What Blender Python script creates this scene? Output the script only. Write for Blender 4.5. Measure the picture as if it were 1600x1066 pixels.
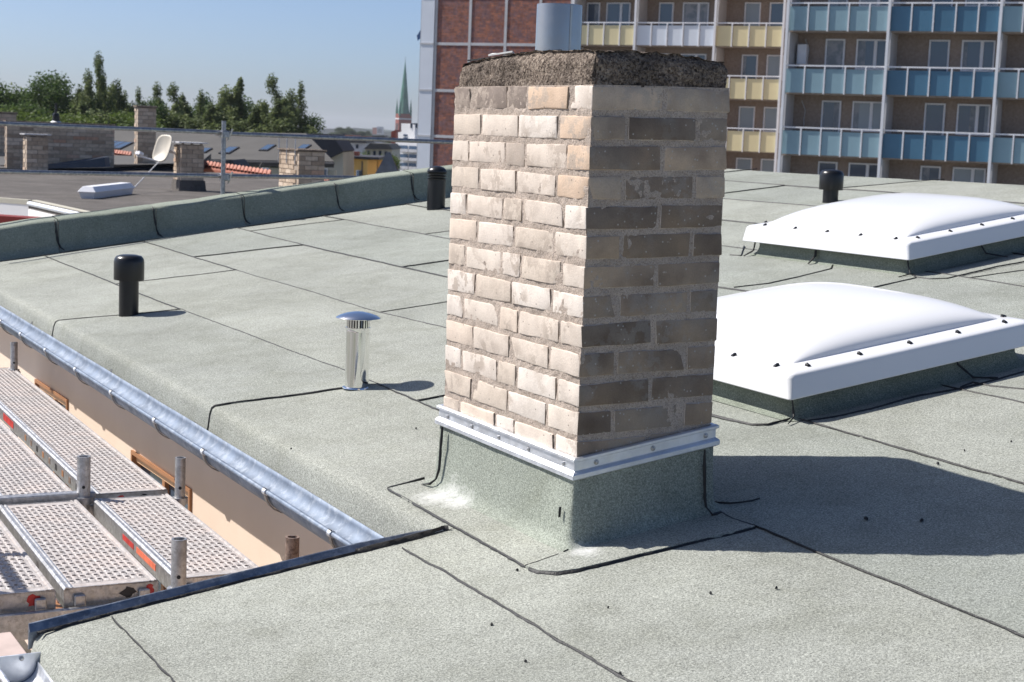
import bpy, bmesh, math, random
import numpy as np
from mathutils import Vector, Matrix, noise

random.seed(7)
sc = bpy.context.scene
for o in list(bpy.data.objects):
    bpy.data.objects.remove(o)
COL = sc.collection

# ------------------------------------------------------------------ camera
FPX, PITCH, ROLL, PSI = 2527.5, .1253, .0396, .5089
CAM = Vector((-2.3697, -3.8471, .8323))
_d = Vector((math.sin(PSI)*math.cos(PITCH), math.cos(PSI)*math.cos(PITCH), -math.sin(PITCH)))
_r0 = Vector((math.cos(PSI), -math.sin(PSI), 0))
_u0 = _r0.cross(_d)
RT = math.cos(ROLL)*_r0 + math.sin(ROLL)*_u0
UP = -math.sin(ROLL)*_r0 + math.cos(ROLL)*_u0
cam = bpy.data.cameras.new('camera')
cam.sensor_width = 36.0
cam.lens = FPX/1600*36
cam.clip_start = .1
cam.clip_end = 12000
cam.dof.use_dof = True
cam.dof.focus_distance = 5.3
cam.dof.aperture_fstop = 11
camo = bpy.data.objects.new('camera', cam)
COL.objects.link(camo)
M = Matrix((RT, UP, -_d)).transposed().to_4x4()
M.translation = CAM
camo.matrix_world = M
sc.camera = camo

# ------------------------------------------------------------------ sky, sun, exposure
SUN_EL = math.radians(46.5)
SUN_TO = Vector((-.70, .714, 0)).normalized()          # horizontal direction towards the sun
world = bpy.data.worlds.new('World')
sc.world = world
world.use_nodes = True
wn = world.node_tree
bg = wn.nodes['Background']
sky = wn.nodes.new('ShaderNodeTexSky')
sky.sky_type = 'NISHITA'
sky.sun_disc = False
sky.sun_elevation = SUN_EL
sky.sun_rotation = math.atan2(SUN_TO.x, SUN_TO.y)
sky.altitude = 500
sky.air_density = 0.6
sky.dust_density = 2.0
sky.ozone_density = 5.0
wn.links.new(sky.outputs[0], bg.inputs[0])
bg.inputs[1].default_value = .105
sun = bpy.data.lights.new('sun', 'SUN')
sun.energy = 5.0
sun.angle = math.radians(.53)
sun.color = (1.0, .955, .90)
suno = bpy.data.objects.new('sun', sun)
COL.objects.link(suno)
sdir = Vector((SUN_TO.x*math.cos(SUN_EL), SUN_TO.y*math.cos(SUN_EL), math.sin(SUN_EL)))
suno.rotation_euler = sdir.to_track_quat('Z', 'Y').to_euler()
suno.location = sdir*60
sc.view_settings.view_transform = 'Standard'
sc.view_settings.look = 'None'
sc.view_settings.exposure = 0.42
sc.view_settings.gamma = 1.0
sc.view_settings.use_curve_mapping = False
sc.render.engine = 'CYCLES'

# ------------------------------------------------------------------ survey helpers (measured points of the place)
def ray(x, y): return _d + RT*((x-800)/FPX) + UP*((533-y)/FPX)
def atD(x, y, D): return CAM + ray(x, y)*D
def onpl(x, y, a, sx=0., sy=0.):
    q = ray(x, y)
    t = (a + sx*CAM.x + sy*CAM.y - CAM.z)/(q.z - sx*q.x - sy*q.y)
    return CAM + q*t
def atX(x, y, X):
    q = ray(x, y); return CAM + q*((X-CAM.x)/q.x)
RA, RSX, RSY = -.325, .143, .012
def zr(x, y): return RA + RSX*x + RSY*y
def rp(x, y): return onpl(x, y, RA, RSX, RSY)
def nz(*p): return noise.noise(Vector(p))

# ------------------------------------------------------------------ materials
MATS = {}
class NT:
    def __init__(s, name):
        s.m = bpy.data.materials.new(name); s.m.use_nodes = True
        s.t = s.m.node_tree; s.b = s.t.nodes['Principled BSDF']
        MATS[name] = s.m
    def n(s, typ, **kw):
        x = s.t.nodes.new(typ)
        for k, v in kw.items():
            if k.startswith('i_'):
                x.inputs[k[2:].replace('_', ' ')].default_value = v
            else: setattr(x, k, v)
        return x
    def l(s, a, b): s.t.links.new(a, b)
    def coord(s, kind='Object'): return s.n('ShaderNodeTexCoord').outputs[kind]
    def noise(s, scale, detail=3, rough=.55, co=None):
        x = s.n('ShaderNodeTexNoise'); x.inputs['Scale'].default_value = scale
        x.inputs['Detail'].default_value = detail; x.inputs['Roughness'].default_value = rough
        s.l(co if co is not None else s.pos(), x.inputs['Vector']); return x.outputs['Fac']
    def pos(s):
        if not hasattr(s, '_p'): s._p = s.n('ShaderNodeNewGeometry').outputs['Position']
        return s._p
    def ramp(s, fac, stops):
        x = s.n('ShaderNodeValToRGB'); e = x.color_ramp.elements
        while len(e) < len(stops): e.new(.5)
        for k, (p, c) in enumerate(stops):
            e[k].position = p; e[k].color = (*c, 1) if len(c) == 3 else c
        s.l(fac, x.inputs[0]); return x.outputs[0]
    def mix(s, fac, a, b, mode='MIX'):
        x = s.n('ShaderNodeMix', data_type='RGBA', blend_type=mode)
        for v, i in ((fac, 0), (a, 6), (b, 7)):
            if isinstance(v, (int, float)): x.inputs[i].default_value = v
            elif isinstance(v, tuple): x.inputs[i].default_value = (*v, 1)
            else: s.l(v, x.inputs[i])
        return x.outputs[2]
    def math(s, op, a, b=None):
        x = s.n('ShaderNodeMath', operation=op)
        for k, v in enumerate((a, b)):
            if v is None: continue
            if isinstance(v, (int, float)): x.inputs[k].default_value = v
            else: s.l(v, x.inputs[k])
        return x.outputs[0]
    def bump(s, h, strength=.3, dist=.01, prev=None):
        x = s.n('ShaderNodeBump'); x.inputs['Strength'].default_value = strength
        x.inputs['Distance'].default_value = dist; s.l(h, x.inputs['Height'])
        if prev is not None: s.l(prev, x.inputs['Normal'])
        s.l(x.outputs[0], s.b.inputs['Normal']); return x.outputs[0]
    def col(s, c):
        if isinstance(c, tuple): s.b.inputs['Base Color'].default_value = (*c, 1)
        else: s.l(c, s.b.inputs['Base Color'])
    def rough(s, v, metal=0., spec=None):
        if isinstance(v, (int, float)): s.b.inputs['Roughness'].default_value = v
        else: s.l(v, s.b.inputs['Roughness'])
        s.b.inputs['Metallic'].default_value = metal
        if spec is not None: s.b.inputs['Specular IOR Level'].default_value = spec

def simple(name, c, rough=.6, metal=0., var=.15, scale=3., bump=0., bscale=60., spec=None):
    t = NT(name)
    f = t.noise(scale, 4)
    lo = tuple(x*(1-var) for x in c); hi = tuple(min(1, x*(1+var)) for x in c)
    t.col(t.ramp(f, [(.3, lo), (.7, hi)])); t.rough(rough, metal, spec)
    if bump: t.bump(t.noise(bscale, 3), bump, .005)
    return t.m

def felt(name, c, gran=150., contrast=.42, big=.10):
    t = NT(name)
    g = t.noise(gran, 2, .75)
    lo = tuple(x*(1-contrast) for x in c); hi = tuple(min(1, x*(1+contrast*.9)) for x in c)
    base = t.ramp(g, [(.32, lo), (.45, tuple(x*.90 for x in c)), (.55, tuple(x*1.08 for x in c)), (.68, hi)])
    vo = t.n('ShaderNodeTexVoronoi'); vo.inputs['Scale'].default_value = gran*2.2; t.l(t.pos(), vo.inputs['Vector'])
    base = t.mix(1.0, base, t.ramp(vo.outputs['Color'], [(.1, (.70, .71, .70)), (.5, (1, 1, 1)), (.9, (1.24, 1.24, 1.22))]), 'MULTIPLY')
    b = t.noise(1.3, 5, .6)
    base = t.mix(1.0, base, t.ramp(b, [(.3, (1-big,)*3), (.7, (1+big*.6,)*3)]), 'MULTIPLY')
    b2 = t.noise(7., 5, .65)
    base = t.mix(1.0, base, t.ramp(b2, [(.34, (.93, .93, .915)), (.5, (1, 1, 1)), (.7, (1.04, 1.04, 1.04))]), 'MULTIPLY')
    pd = t.noise(.9, 4, .55)          # dried puddle rims and trodden paths
    base = t.mix(1.0, base, t.ramp(pd, [(.44, (1, 1, 1)), (.49, (.93, .93, .915)), (.51, (.90, .90, .88)), (.53, (.97, .97, .96)), (.60, (1.03, 1.03, 1.02))]), 'MULTIPLY')
    oi = t.n('ShaderNodeObjectInfo')
    base = t.mix(1.0, base, t.ramp(oi.outputs['Random'], [(0, (.91, .93, .93)), (.5, (1, 1, 1)), (1, (1.05, 1.045, 1.03))]), 'MULTIPLY')
    if name in ('felt_apron', 'felt_mid'):      # pale stone dust swept into the foot of the chimney
        for (cx, cy, cz, rad) in ((-.075, .70, -.33, .10), (-.06, .60, -.33, .07), (.0, -.075, -.325, .055)):
            dst = t.n('ShaderNodeVectorMath', operation='DISTANCE'); dst.inputs[1].default_value = (cx, cy, cz); t.l(t.pos(), dst.inputs[0])
            q = t.math('ADD', t.math('DIVIDE', dst.outputs['Value'], rad), t.math('MULTIPLY', t.math('SUBTRACT', t.noise(45, 4, .7), .5), 1.6))
            base = t.mix(t.ramp(q, [(.0, (.75, .75, .75)), (1., (0, 0, 0))]), base, (.72, .72, .70))
    t.col(base); t.rough(.93, 0, .25)
    n1 = t.bump(t.noise(gran*2, 2), .6, .004)
    t.bump(t.noise(5., 3), .22, .02, n1)
    return t.m

felt('felt_green', (.322, .332, .299), gran=175., contrast=.48, big=.14)
felt('felt_apron', (.318, .328, .296), gran=175., contrast=.48)
felt('felt_deep', (.245, .270, .228), gran=170., contrast=.36)
felt('felt_mid', (.30, .322, .278), gran=175., contrast=.36)
felt('felt_brown', (.125, .112, .103), gran=60., contrast=.25, big=.35)
felt('felt_black', (.030, .033, .042), gran=80., contrast=.3)
simple('bitumen', (.012, .012, .012), .55, var=.4, scale=40, bump=.5, bscale=150)

def brick_mat(name, light, pit, patch_amt, seed):
    t = NT(name)
    oi = t.n('ShaderNodeObjectInfo')
    co = t.n('ShaderNodeVectorMath', operation='ADD'); co.inputs[1].default_value = (seed, seed*2, 0)
    t.l(t.pos(), co.inputs[0]); P = co.outputs[0]
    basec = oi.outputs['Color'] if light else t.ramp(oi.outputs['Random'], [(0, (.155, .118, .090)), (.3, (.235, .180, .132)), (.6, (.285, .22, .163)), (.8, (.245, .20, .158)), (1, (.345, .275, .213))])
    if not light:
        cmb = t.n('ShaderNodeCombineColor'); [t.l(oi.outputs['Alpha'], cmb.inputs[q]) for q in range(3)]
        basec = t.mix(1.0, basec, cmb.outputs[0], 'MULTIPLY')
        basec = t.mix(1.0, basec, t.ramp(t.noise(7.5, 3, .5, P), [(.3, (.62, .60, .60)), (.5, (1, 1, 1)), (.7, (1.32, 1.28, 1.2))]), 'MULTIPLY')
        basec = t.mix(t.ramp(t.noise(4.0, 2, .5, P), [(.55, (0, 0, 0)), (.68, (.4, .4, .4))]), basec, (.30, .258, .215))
    c = t.mix(1.0, basec, t.ramp(t.noise(14, 4, .6, P), [(.3, (.86, .85, .84)), (.55, (1, 1, 1)), (.75, (1.08, 1.06, 1.04))]), 'MULTIPLY')
    # patchy weathered skin, worn through in islands
    p1 = t.noise(22, 5, .7, P)
    pm = t.ramp(p1, [(.49, (0, 0, 0)), (.53, (1, 1, 1))])
    big = t.ramp(t.noise(6, 2, .5, P), [(.46, (0, 0, 0)), (.60, (1, 1, 1))])
    f = t.math('MULTIPLY', pm, big)
    f = t.math('MULTIPLY', f, patch_amt)
    c = t.mix(f, c, (.42, .35, .29) if light else (.30, .285, .265))
    # small dark pits and pale specks
    v = t.n('ShaderNodeTexVoronoi'); v.inputs['Scale'].default_value = 52; t.l(P, v.inputs['Vector'])
    thr = t.ramp(v.outputs['Distance'], [(.10, (1, 1, 1)), (.17, (0, 0, 0))])
    keep = t.ramp(v.outputs['Color'], [(.62, (0, 0, 0)), (.66, (1, 1, 1))])
    c = t.mix(t.math('MULTIPLY', t.math('MULTIPLY', thr, keep), .8), c, pit)
    c = t.mix(1.0, c, t.ramp(t.noise(260, 2, .6, P), [(.3, (.9, .9, .9)), (.7, (1.07, 1.07, 1.07))]), 'MULTIPLY')
    t.col(c); t.rough(.85 if light else .62, 0, .3)
    n = t.bump(t.noise(170, 3, .6, P), .32 if light else .22, .004)
    t.bump(t.noise(18, 3, .6, P), .16, .012, n)
brick_mat('brick_pale', True, (.15, .12, .10), .8, 3.1)
brick_mat('brick_brown', False, (.45, .43, .40), .35, 9.7)

t = NT('mortar')
g = t.noise(240, 3, .7)
c = t.ramp(g, [(.3, (.27, .22, .18)), (.48, (.45, .375, .315)), (.62, (.52, .44, .375)), (.8, (.62, .54, .47))])
v = t.n('ShaderNodeTexVoronoi'); v.inputs['Scale'].default_value = 140; t.l(t.pos(), v.inputs['Vector'])
c = t.mix(t.ramp(v.outputs['Distance'], [(.10, (.8, .8, .8)), (.2, (0, 0, 0))]), c, (.07, .062, .055))
c = t.mix(1.0, c, t.ramp(t.noise(9, 3), [(.3, (.8, .8, .8)), (.7, (1.1, 1.1, 1.1))]), 'MULTIPLY')
t.col(c); t.rough(.95, 0, .2)
n = t.bump(t.noise(190, 4, .7), .8, .006); t.bump(t.noise(28, 3), .6, .012, n)

t = NT('cap_concrete')
vc = t.n('ShaderNodeTexVoronoi'); vc.inputs['Scale'].default_value = 170; t.l(t.pos(), vc.inputs['Vector'])
sx_ = t.n('ShaderNodeSeparateColor'); t.l(vc.outputs['Color'], sx_.inputs[0])
g = t.math('ADD', t.math('MULTIPLY', sx_.outputs[0], .26), t.math('MULTIPLY', t.noise(75, 4, .75), .74))
c = t.ramp(g, [(.32, (.07, .058, .05)), (.46, (.22, .18, .15)), (.58, (.35, .295, .245)), (.78, (.52, .46, .40))])
c = t.mix(1.0, c, t.ramp(t.noise(4.5, 4, .6), [(.33, (.50, .485, .48)), (.62, (1.08, 1.04, 1.0))]), 'MULTIPLY')
t.col(c); t.rough(.97, 0, .15)
vv = t.n('ShaderNodeTexVoronoi'); vv.inputs['Scale'].default_value = 150; t.l(t.pos(), vv.inputs['Vector'])
n = t.bump(vv.outputs['Distance'], 1.0, .006); n = t.bump(t.noise(70, 4, .8), 1.0, .012, n); t.bump(t.noise(22, 3), .5, .02, n)

def metal(name, c, rough, var=.1, scale=8, stain=None, bump=.05):
    t = NT(name)
    f = t.noise(scale, 5, .65)
    cc = t.ramp(f, [(.3, tuple(x*(1-var) for x in c)), (.7, tuple(min(1, x*(1+var)) for x in c))])
    if stain: cc = t.mix(t.ramp(t.noise(scale*2.3, 5, .7), [(.5, (0, 0, 0)), (.62, (.8, .8, .8))]), cc, stain)
    t.col(cc); t.rough(t.ramp(t.noise(scale*3, 3), [(.3, (rough*.8,)*3), (.7, (min(1, rough*1.25),)*3)]), 1.0)
    t.bump(t.noise(scale*9, 3), bump, .004)
    return t.m
metal('zinc', (.74, .76, .79), .5, .12, 14)
metal('zinc_gutter', (.175, .215, .28), .5, .3, 9, (.29, .33, .39))
MATS['zinc_gutter'].node_tree.nodes['Principled BSDF'].inputs['Metallic'].default_value = .3
metal('bracket_steel', (.30, .29, .28), .5, .2, 20)
metal('zinc_dark', (.20, .235, .29), .48, .3, 16, (.33, .37, .42))
metal('steel_bright', (.86, .86, .85), .075, .03, 10, bump=.015)
metal('flue_steel', (.40, .39, .375), .2, .06, 12, bump=.008)
MATS['flue_steel'].node_tree.nodes['Principled BSDF'].inputs['Metallic'].default_value = .75
metal('galvanised', (.50, .50, .505), .5, .25, 30, (.36, .35, .34), .12)
metal('galv_rust', (.36, .27, .22), .65, .3, 30, (.16, .11, .09), .3)
metal('rail_tube', (.27, .28, .30), .42, .25, 22, (.45, .45, .45), .05)
simple('copper_pipe_shade', (.25, .2, .17), .5)
t = NT('deck_steel')
c = t.ramp(t.noise(35, 5, .7), [(.3, (.27, .245, .23)), (.5, (.43, .40, .385)), (.75, (.56, .53, .51))])
c = t.mix(t.ramp(t.noise(5, 4, .7), [(.45, (0, 0, 0)), (.7, (.55, .55, .55))]), c, (.58, .49, .44))
c = t.mix(t.ramp(t.noise(60, 3, .7), [(.61, (0, 0, 0)), (.70, (.7, .7, .7))]), c, (.80, .78, .76))
t.col(c); t.rough(.72, .12, .4); t.bump(t.noise(120, 3), .25, .004)
t = NT('render_beige')
c = t.ramp(t.noise(2.2, 4), [(.3, (.70, .555, .44)), (.7, (.755, .61, .49))])
t.col(c); t.rough(.92); t.bump(t.noise(160, 3), .25, .003)
simple('frame_light', (.72, .45, .27), .5, var=.08, scale=6)
simple('frame_wood', (.36, .17, .08), .5, var=.12, scale=6)
simple('plastic_black', (.009, .009, .0095), .3, var=.1, spec=.5)
t = NT('acrylic_white'); t.col((.75, .755, .765)); t.rough(.2, 0, .5)
t.b.inputs['Subsurface Weight'].default_value = .08
t.b.inputs['Subsurface Radius'].default_value = (.05, .05, .055)
t.bump(t.noise(3.2, 2), .04, .02)
simple('paint_red', (.52, .035, .03), .5, var=.3, scale=30)
simple('paint_orange', (.72, .17, .09), .5, var=.25, scale=30)
simple('paint_black', (.02, .02, .024), .5, var=.3, scale=30)
simple('shaft_dark', (.02, .02, .022), .8)
# background materials
simple('concrete_pale', (.52, .52, .53), .8, var=.12, scale=1.2)
simple('white_wall', (.78, .77, .76), .85, var=.05, scale=.6)
simple('white_paint', (.78, .78, .80), .5, var=.04)
simple('cream_wall', (.52, .49, .40), .85, var=.08, scale=.5)
simple('yellow_wall', (.66, .40, .12), .85, var=.08, scale=.5)
simple('red_wall', (.20, .018, .014), .75, var=.2, scale=.8)
simple('panel_yellow', (.74, .64, .38), .45, var=.05, scale=.7)
simple('panel_white', (.70, .74, .80), .4, var=.04, scale=.7)
simple('panel_light_blue', (.245, .375, .43), .4, var=.10, scale=.6)
simple('panel_dark_blue', (.06, .16, .25), .4, var=.12, scale=.6)
t = NT('pebble_dash')
t.col(t.ramp(t.noise(9, 4, .75), [(.3, (.25, .19, .15)), (.7, (.39, .31, .255))])); t.rough(.95)
t = NT('brick_cladding')
tc = t.n('ShaderNodeTexCoord')
bk = t.n('ShaderNodeTexBrick'); bk.inputs['Scale'].default_value = 1.0
bk.inputs['Brick Width'].default_value = .34; bk.inputs['Row Height'].default_value = .115
bk.inputs['Mortar Size'].default_value = .012; bk.inputs['Color1'].default_value = (.22, .075, .05, 1)
bk.inputs['Color2'].default_value = (.43, .16, .09, 1); bk.inputs['Mortar'].default_value = (.19, .12, .10, 1)
bk.inputs['Bias'].default_value = -.15
t.l(tc.outputs['UV'], bk.inputs['Vector'])
c = t.mix(t.ramp(t.noise(2.4, 3, .8), [(.42, (0, 0, 0)), (.62, (.7, .7, .7))]), bk.outputs['Color'], (.17, .11, .13))
c = t.mix(1.0, c, t.ramp(t.noise(5, 3, .7), [(.3, (.65, .65, .7)), (.7, (1.3, 1.2, 1.1))]), 'MULTIPLY')
t.col(c); t.rough(.8)
t = NT('window_glass'); t.col((.065, .10, .15)); t.rough(.06, 0, .9)
t = NT('glass_blind'); t.col((.30, .34, .37)); t.rough(.2, 0, .6)
t = NT('glass_curtain'); t.col(t.ramp(t.noise(3, 2), [(.4, (.30, .30, .31)), (.6, (.16, .18, .20))])); t.rough(.25, 0, .6)
t = NT('glass_red'); t.col((.30, .11, .09)); t.rough(.25, 0, .6)
t = NT('glass_blue'); t.col((.03, .09, .24)); t.rough(.12, 0, .7)
t = NT('glass_dark'); t.col((.008, .008, .01)); t.rough(.2)
t = NT('sky_glass'); t.col((.05, .08, .12)); t.rough(.12, 0, .7)
simple('roof_grey', (.082, .077, .070), .85, var=.14, scale=.7)
simple('roof_dark', (.035, .035, .042), .7, var=.2, scale=1.)
simple('slate', (.045, .06, .085), .55, var=.25, scale=3)
simple('tile_orange', (.43, .175, .12), .75, var=.25, scale=6)
simple('roof_tile_red', (.30, .10, .065), .8, var=.2, scale=2)
simple('copper_green', (.045, .16, .115), .6, var=.3, scale=.25)
simple('church_brick', (.20, .045, .03), .85, var=.25, scale=.6)
simple('bg_mortar', (.34, .28, .225), .95, var=.2, scale=20)
t = NT('bg_brick')
oi = t.n('ShaderNodeObjectInfo')
c = t.ramp(oi.outputs['Random'], [(0, (.34, .25, .175)), (.35, (.50, .385, .28)), (.7, (.60, .475, .35)), (.95, (.66, .54, .42)), (1, (.50, .29, .19))])
c = t.mix(1.0, c, t.ramp(t.noise(14, 4), [(.3, (.78, .78, .78)), (.7, (1.12, 1.12, 1.12))]), 'MULTIPLY')
t.col(c); t.rough(.9)
t = NT('bark'); t.col(t.ramp(t.noise(6, 4), [(.3, (.05, .04, .03)), (.7, (.12, .10, .08))])); t.rough(.95)
def leaf_mat(name, a, b, c2):
    t = NT(name)
    at = t.n('ShaderNodeAttribute', attribute_name='tone')
    t.col(t.ramp(at.outputs['Fac'], [(0, a), (.5, b), (1, c2)])); t.rough(.6, 0, .3)
    tr = t.n('ShaderNodeBsdfTranslucent'); mx = t.n('ShaderNodeMixShader'); mx.inputs[0].default_value = .38
    t.l(t.b.inputs['Base Color'].links[0].from_socket, tr.inputs[0])
    out = t.t.nodes['Material Output']
    t.l(t.b.outputs[0], mx.inputs[1]); t.l(tr.outputs[0], mx.inputs[2]); t.l(mx.outputs[0], out.inputs[0])
leaf_mat('leaf_oak', (.042, .076, .022), (.078, .128, .035), (.14, .19, .052))
leaf_mat('leaf_poplar', (.082, .112, .042), (.14, .178, .068), (.21, .245, .10))
leaf_mat('leaf_light', (.050, .085, .016), (.085, .13, .026), (.13, .17, .04))
leaf_mat('leaf_far', (.06, .085, .05), (.08, .11, .06), (.11, .14, .08))
t = NT('ground_mat'); t.col(t.ramp(t.noise(.02, 5), [(.35, (.13, .14, .09)), (.55, (.22, .21, .19)), (.7, (.29, .27, .25))])); t.rough(.95)
simple('dish_cream', (.56, .51, .42), .45, var=.04)
simple('text_blue', (.08, .09, .20), .6)
simple('light_grey_plastic', (.76, .76, .78), .5, var=.04)
simple('board_pink', (.50, .40, .36), .8, var=.12, scale=9)
simple('felt_scrap_pale', (.62, .62, .60), .8, var=.1, scale=30)

# ------------------------------------------------------------------ mesh helpers
class MB:
    def __init__(s, O=(0, 0, 0), ex=(1, 0, 0), ey=(0, 1, 0), ez=(0, 0, 1)):
        s.v = []; s.f = []; s.O = Vector(O); s.ex = Vector(ex); s.ey = Vector(ey); s.ez = Vector(ez)
    def P(s, x, y, z): return s.O + s.ex*x + s.ey*y + s.ez*z
    def add(s, pts, faces):
        b = len(s.v); s.v += [tuple(s.P(*p)) for p in pts]
        s.f += [tuple(b+i for i in f) for f in faces]; return s
    def box(s, x0, x1, y0, y1, z0, z1):
        return s.add([(x0, y0, z0), (x1, y0, z0), (x1, y1, z0), (x0, y1, z0), (x0, y0, z1), (x1, y0, z1), (x1, y1, z1), (x0, y1, z1)],
                     [(3, 2, 1, 0), (4, 5, 6, 7), (0, 1, 5, 4), (1, 2, 6, 5), (2, 3, 7, 6), (3, 0, 4, 7)])
    def tube(s, p0, p1, r0, r1=None, n=12, caps=True, hollow=None):
        r1 = r0 if r1 is None else r1
        p0 = Vector(p0); p1 = Vector(p1); a = (p1-p0).normalized()
        q = a.orthogonal().normalized(); w = a.cross(q)
        pts = []
        for p, r in ((p0, r0), (p1, r1)):
            for k in range(n):
                t = 2*math.pi*k/n; pts.append(tuple(p + (q*math.cos(t) + w*math.sin(t))*r))
        fs = [(k, (k+1) % n, n+(k+1) % n, n+k) for k in range(n)]
        if caps: fs.append(tuple(range(n-1, -1, -1)))
        if caps and not hollow: fs.append(tuple(range(n, 2*n)))
        if hollow:
            for p in (p1, p1 - a*hollow[1]):
                for k in range(n):
                    t = 2*math.pi*k/n; pts.append(tuple(p + (q*math.cos(t) + w*math.sin(t))*hollow[0]))
            fs += [(n+k, n+(k+1) % n, 2*n+(k+1) % n, 2*n+k) for k in range(n)]
            fs += [(2*n+k, 2*n+(k+1) % n, 3*n+(k+1) % n, 3*n+k) for k in range(n)]
            fs.append(tuple(range(3*n, 4*n)))
        return s.add(pts, fs)
    def lathe(s, prof, n=32, cx=0, cy=0, cap0=True, cap1=True):
        pts = []; fs = []
        for r, z in prof:
            for k in range(n):
                t = 2*math.pi*k/n; pts.append((cx+r*math.cos(t), cy+r*math.sin(t), z))
        for j in range(len(prof)-1):
            for k in range(n):
                fs.append((j*n+k, j*n+(k+1) % n, (j+1)*n+(k+1) % n, (j+1)*n+k))
        if cap0: fs.append(tuple(range(n-1, -1, -1)))
        if cap1: fs.append(tuple((len(prof)-1)*n+k for k in range(n)))
        return s.add(pts, fs)
    def prism(s, poly, z0, z1):
        n = len(poly)
        return s.add([(x, y, z0) for x, y in poly] + [(x, y, z1) for x, y in poly],
                     [tuple(range(n-1, -1, -1)), tuple(range(n, 2*n))] + [(k, (k+1) % n, n+(k+1) % n, n+k) for k in range(n)])
    def hull8(s, a, b):           # two quads of four points each
        return s.add(list(map(tuple, a)) + list(map(tuple, b)), [(3, 2, 1, 0), (4, 5, 6, 7), (0, 1, 5, 4), (1, 2, 6, 5), (2, 3, 7, 6), (3, 0, 4, 7)])
    def extrude(s, prof, y0, y1, closed=True):      # profile (x,z) along y
        n = len(prof)
        pts = [(x, y0, z) for x, z in prof] + [(x, y1, z) for x, z in prof]
        fs = [(k, (k+1) % n, n+(k+1) % n, n+k) for k in range(n if closed else n-1)]
        if closed: fs += [tuple(range(n-1, -1, -1)), tuple(range(n, 2*n))]
        return s.add(pts, fs)
    def mesh(s, name):
        me = bpy.data.meshes.new(name); me.from_pydata(s.v, [], s.f); me.validate(); me.update(); return me
    def build(s, name, mat, parent=None, smooth=False, bevel=0., seg=1, uvframe=False, flip=False):
        me = s.mesh(name)
        bm = bmesh.new(); bm.from_mesh(me)
        bmesh.ops.recalc_face_normals(bm, faces=bm.faces)
        if bevel: bmesh.ops.bevel(bm, geom=list(bm.edges), offset=bevel, segments=seg, affect='EDGES', profile=.5)
        bm.to_mesh(me); bm.free()
        if smooth:
            me.polygons.foreach_set('use_smooth', [True]*len(me.polygons))
            if smooth != 'all': me.set_sharp_from_angle(angle=math.radians(40))
        me.materials.append(MATS[mat])
        o = bpy.data.objects.new(name, me); COL.objects.link(o)
        if parent is not None: adopt(o, parent)
        return o

def adopt(o, parent):
    o.parent = parent
    o.matrix_parent_inverse = wmat(parent).inverted()
def wmat(o):
    m = Matrix.LocRotScale(o.location, o.rotation_euler, o.scale)
    if o.parent is not None: m = wmat(o.parent) @ o.matrix_parent_inverse @ m
    return m
def tag(o, label=None, cat=None, group=None, kind=None):
    if label: o['label'] = label
    if cat: o['category'] = cat
    if group: o['group'] = group
    if kind: o['kind'] = kind
    return o
def thing(name, label, cat, loc, group=None):
    o = bpy.data.objects.new(name, None); COL.objects.link(o); o.location = loc
    o.empty_display_size = .1
    return tag(o, label, cat, group)
def inst(name, me, parent, loc, scale=(1, 1, 1), rot=(0, 0, 0), color=None):
    o = bpy.data.objects.new(name, me); COL.objects.link(o)
    o.location = loc; o.scale = scale; o.rotation_euler = rot
    if color: o.color = color if len(color) == 4 else (*color, 1)
    if parent is not None: adopt(o, parent)
    return o

# ------------------------------------------------------------------ the felt roof
def lerp_tab(tab, y):
    tab = sorted(tab)
    if y <= tab[0][0]: return tab[0][1]
    for (a, b), (c, d) in zip(tab, tab[1:]):
        if y <= c: return b + (d-b)*(y-a)/(c-a)
    return tab[-1][1]
YPAR = 8.34            # foot of the parapet
YNEAR = -4.2           # roof goes on behind the camera
XR = 6.35
SEAM = [
    [(-4.2, .45), (-1.25, .467), (0, .502), (1.7, .435), (2.7, .452), (5.7, .396), (8.4, .393)],
    [(-4.2, 1.33), (-.43, 1.316), (.6, 1.312), (3.2, 1.19), (3.9, 1.15), (6, 1.13), (8.4, 1.13)],
    [(-4.2, 2.04), (2, 1.97), (4.6, 1.894), (6.8, 1.853), (8.4, 1.868)],
    [(-4.2, 2.85), (2.57, 2.728), (3.03, 2.667), (6, 2.617), (8.4, 2.593)],
    [(-4.2, 3.62), (1.76, 3.578), (2.3, 3.60), (7.8, 3.311), (8.4, 3.33)],
    [(-4.2, 4.42), (4.63, 4.19), (5.0, 4.166), (8.4, 4.05)],
    [(-4.2, 5.2), (5.05, 4.903), (5.9, 4.826), (8.4, 4.75)],
    [(-4.2, 5.80), (4.4, 5.655), (5.1, 5.65), (5.8, 5.561), (6.87, 5.515), (8.4, 5.47)],
]
def sx(k, y):
    return lerp_tab(SEAM[k], y) + .007*nz(y*1.3, k*7.1, 0) + .0035*nz(y*9, k*3.3, 5)
def ridge_x(y): return 6.13 + (7.63-y)*.1 if y < 7.63 else 6.13
roof = MB()
roof.add([(-.2, .40, zr(-.2, .4)-.02), (6.05, .40, zr(6.05, .4)-.012), (6.05, 8.5, zr(6.05, 8.5)-.012), (-.2, 8.5, zr(-.2, 8.5)-.02),
          (-.1, .40, -.43), (6.05, .40, -.43), (6.05, 8.5, -.43), (-.1, 8.5, -.43)],
         [(0, 1, 2, 3), (0, 4, 5, 1), (1, 5, 6, 2), (2, 6, 7, 3), (3, 7, 4, 0), (4, 7, 6, 5)])
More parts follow.
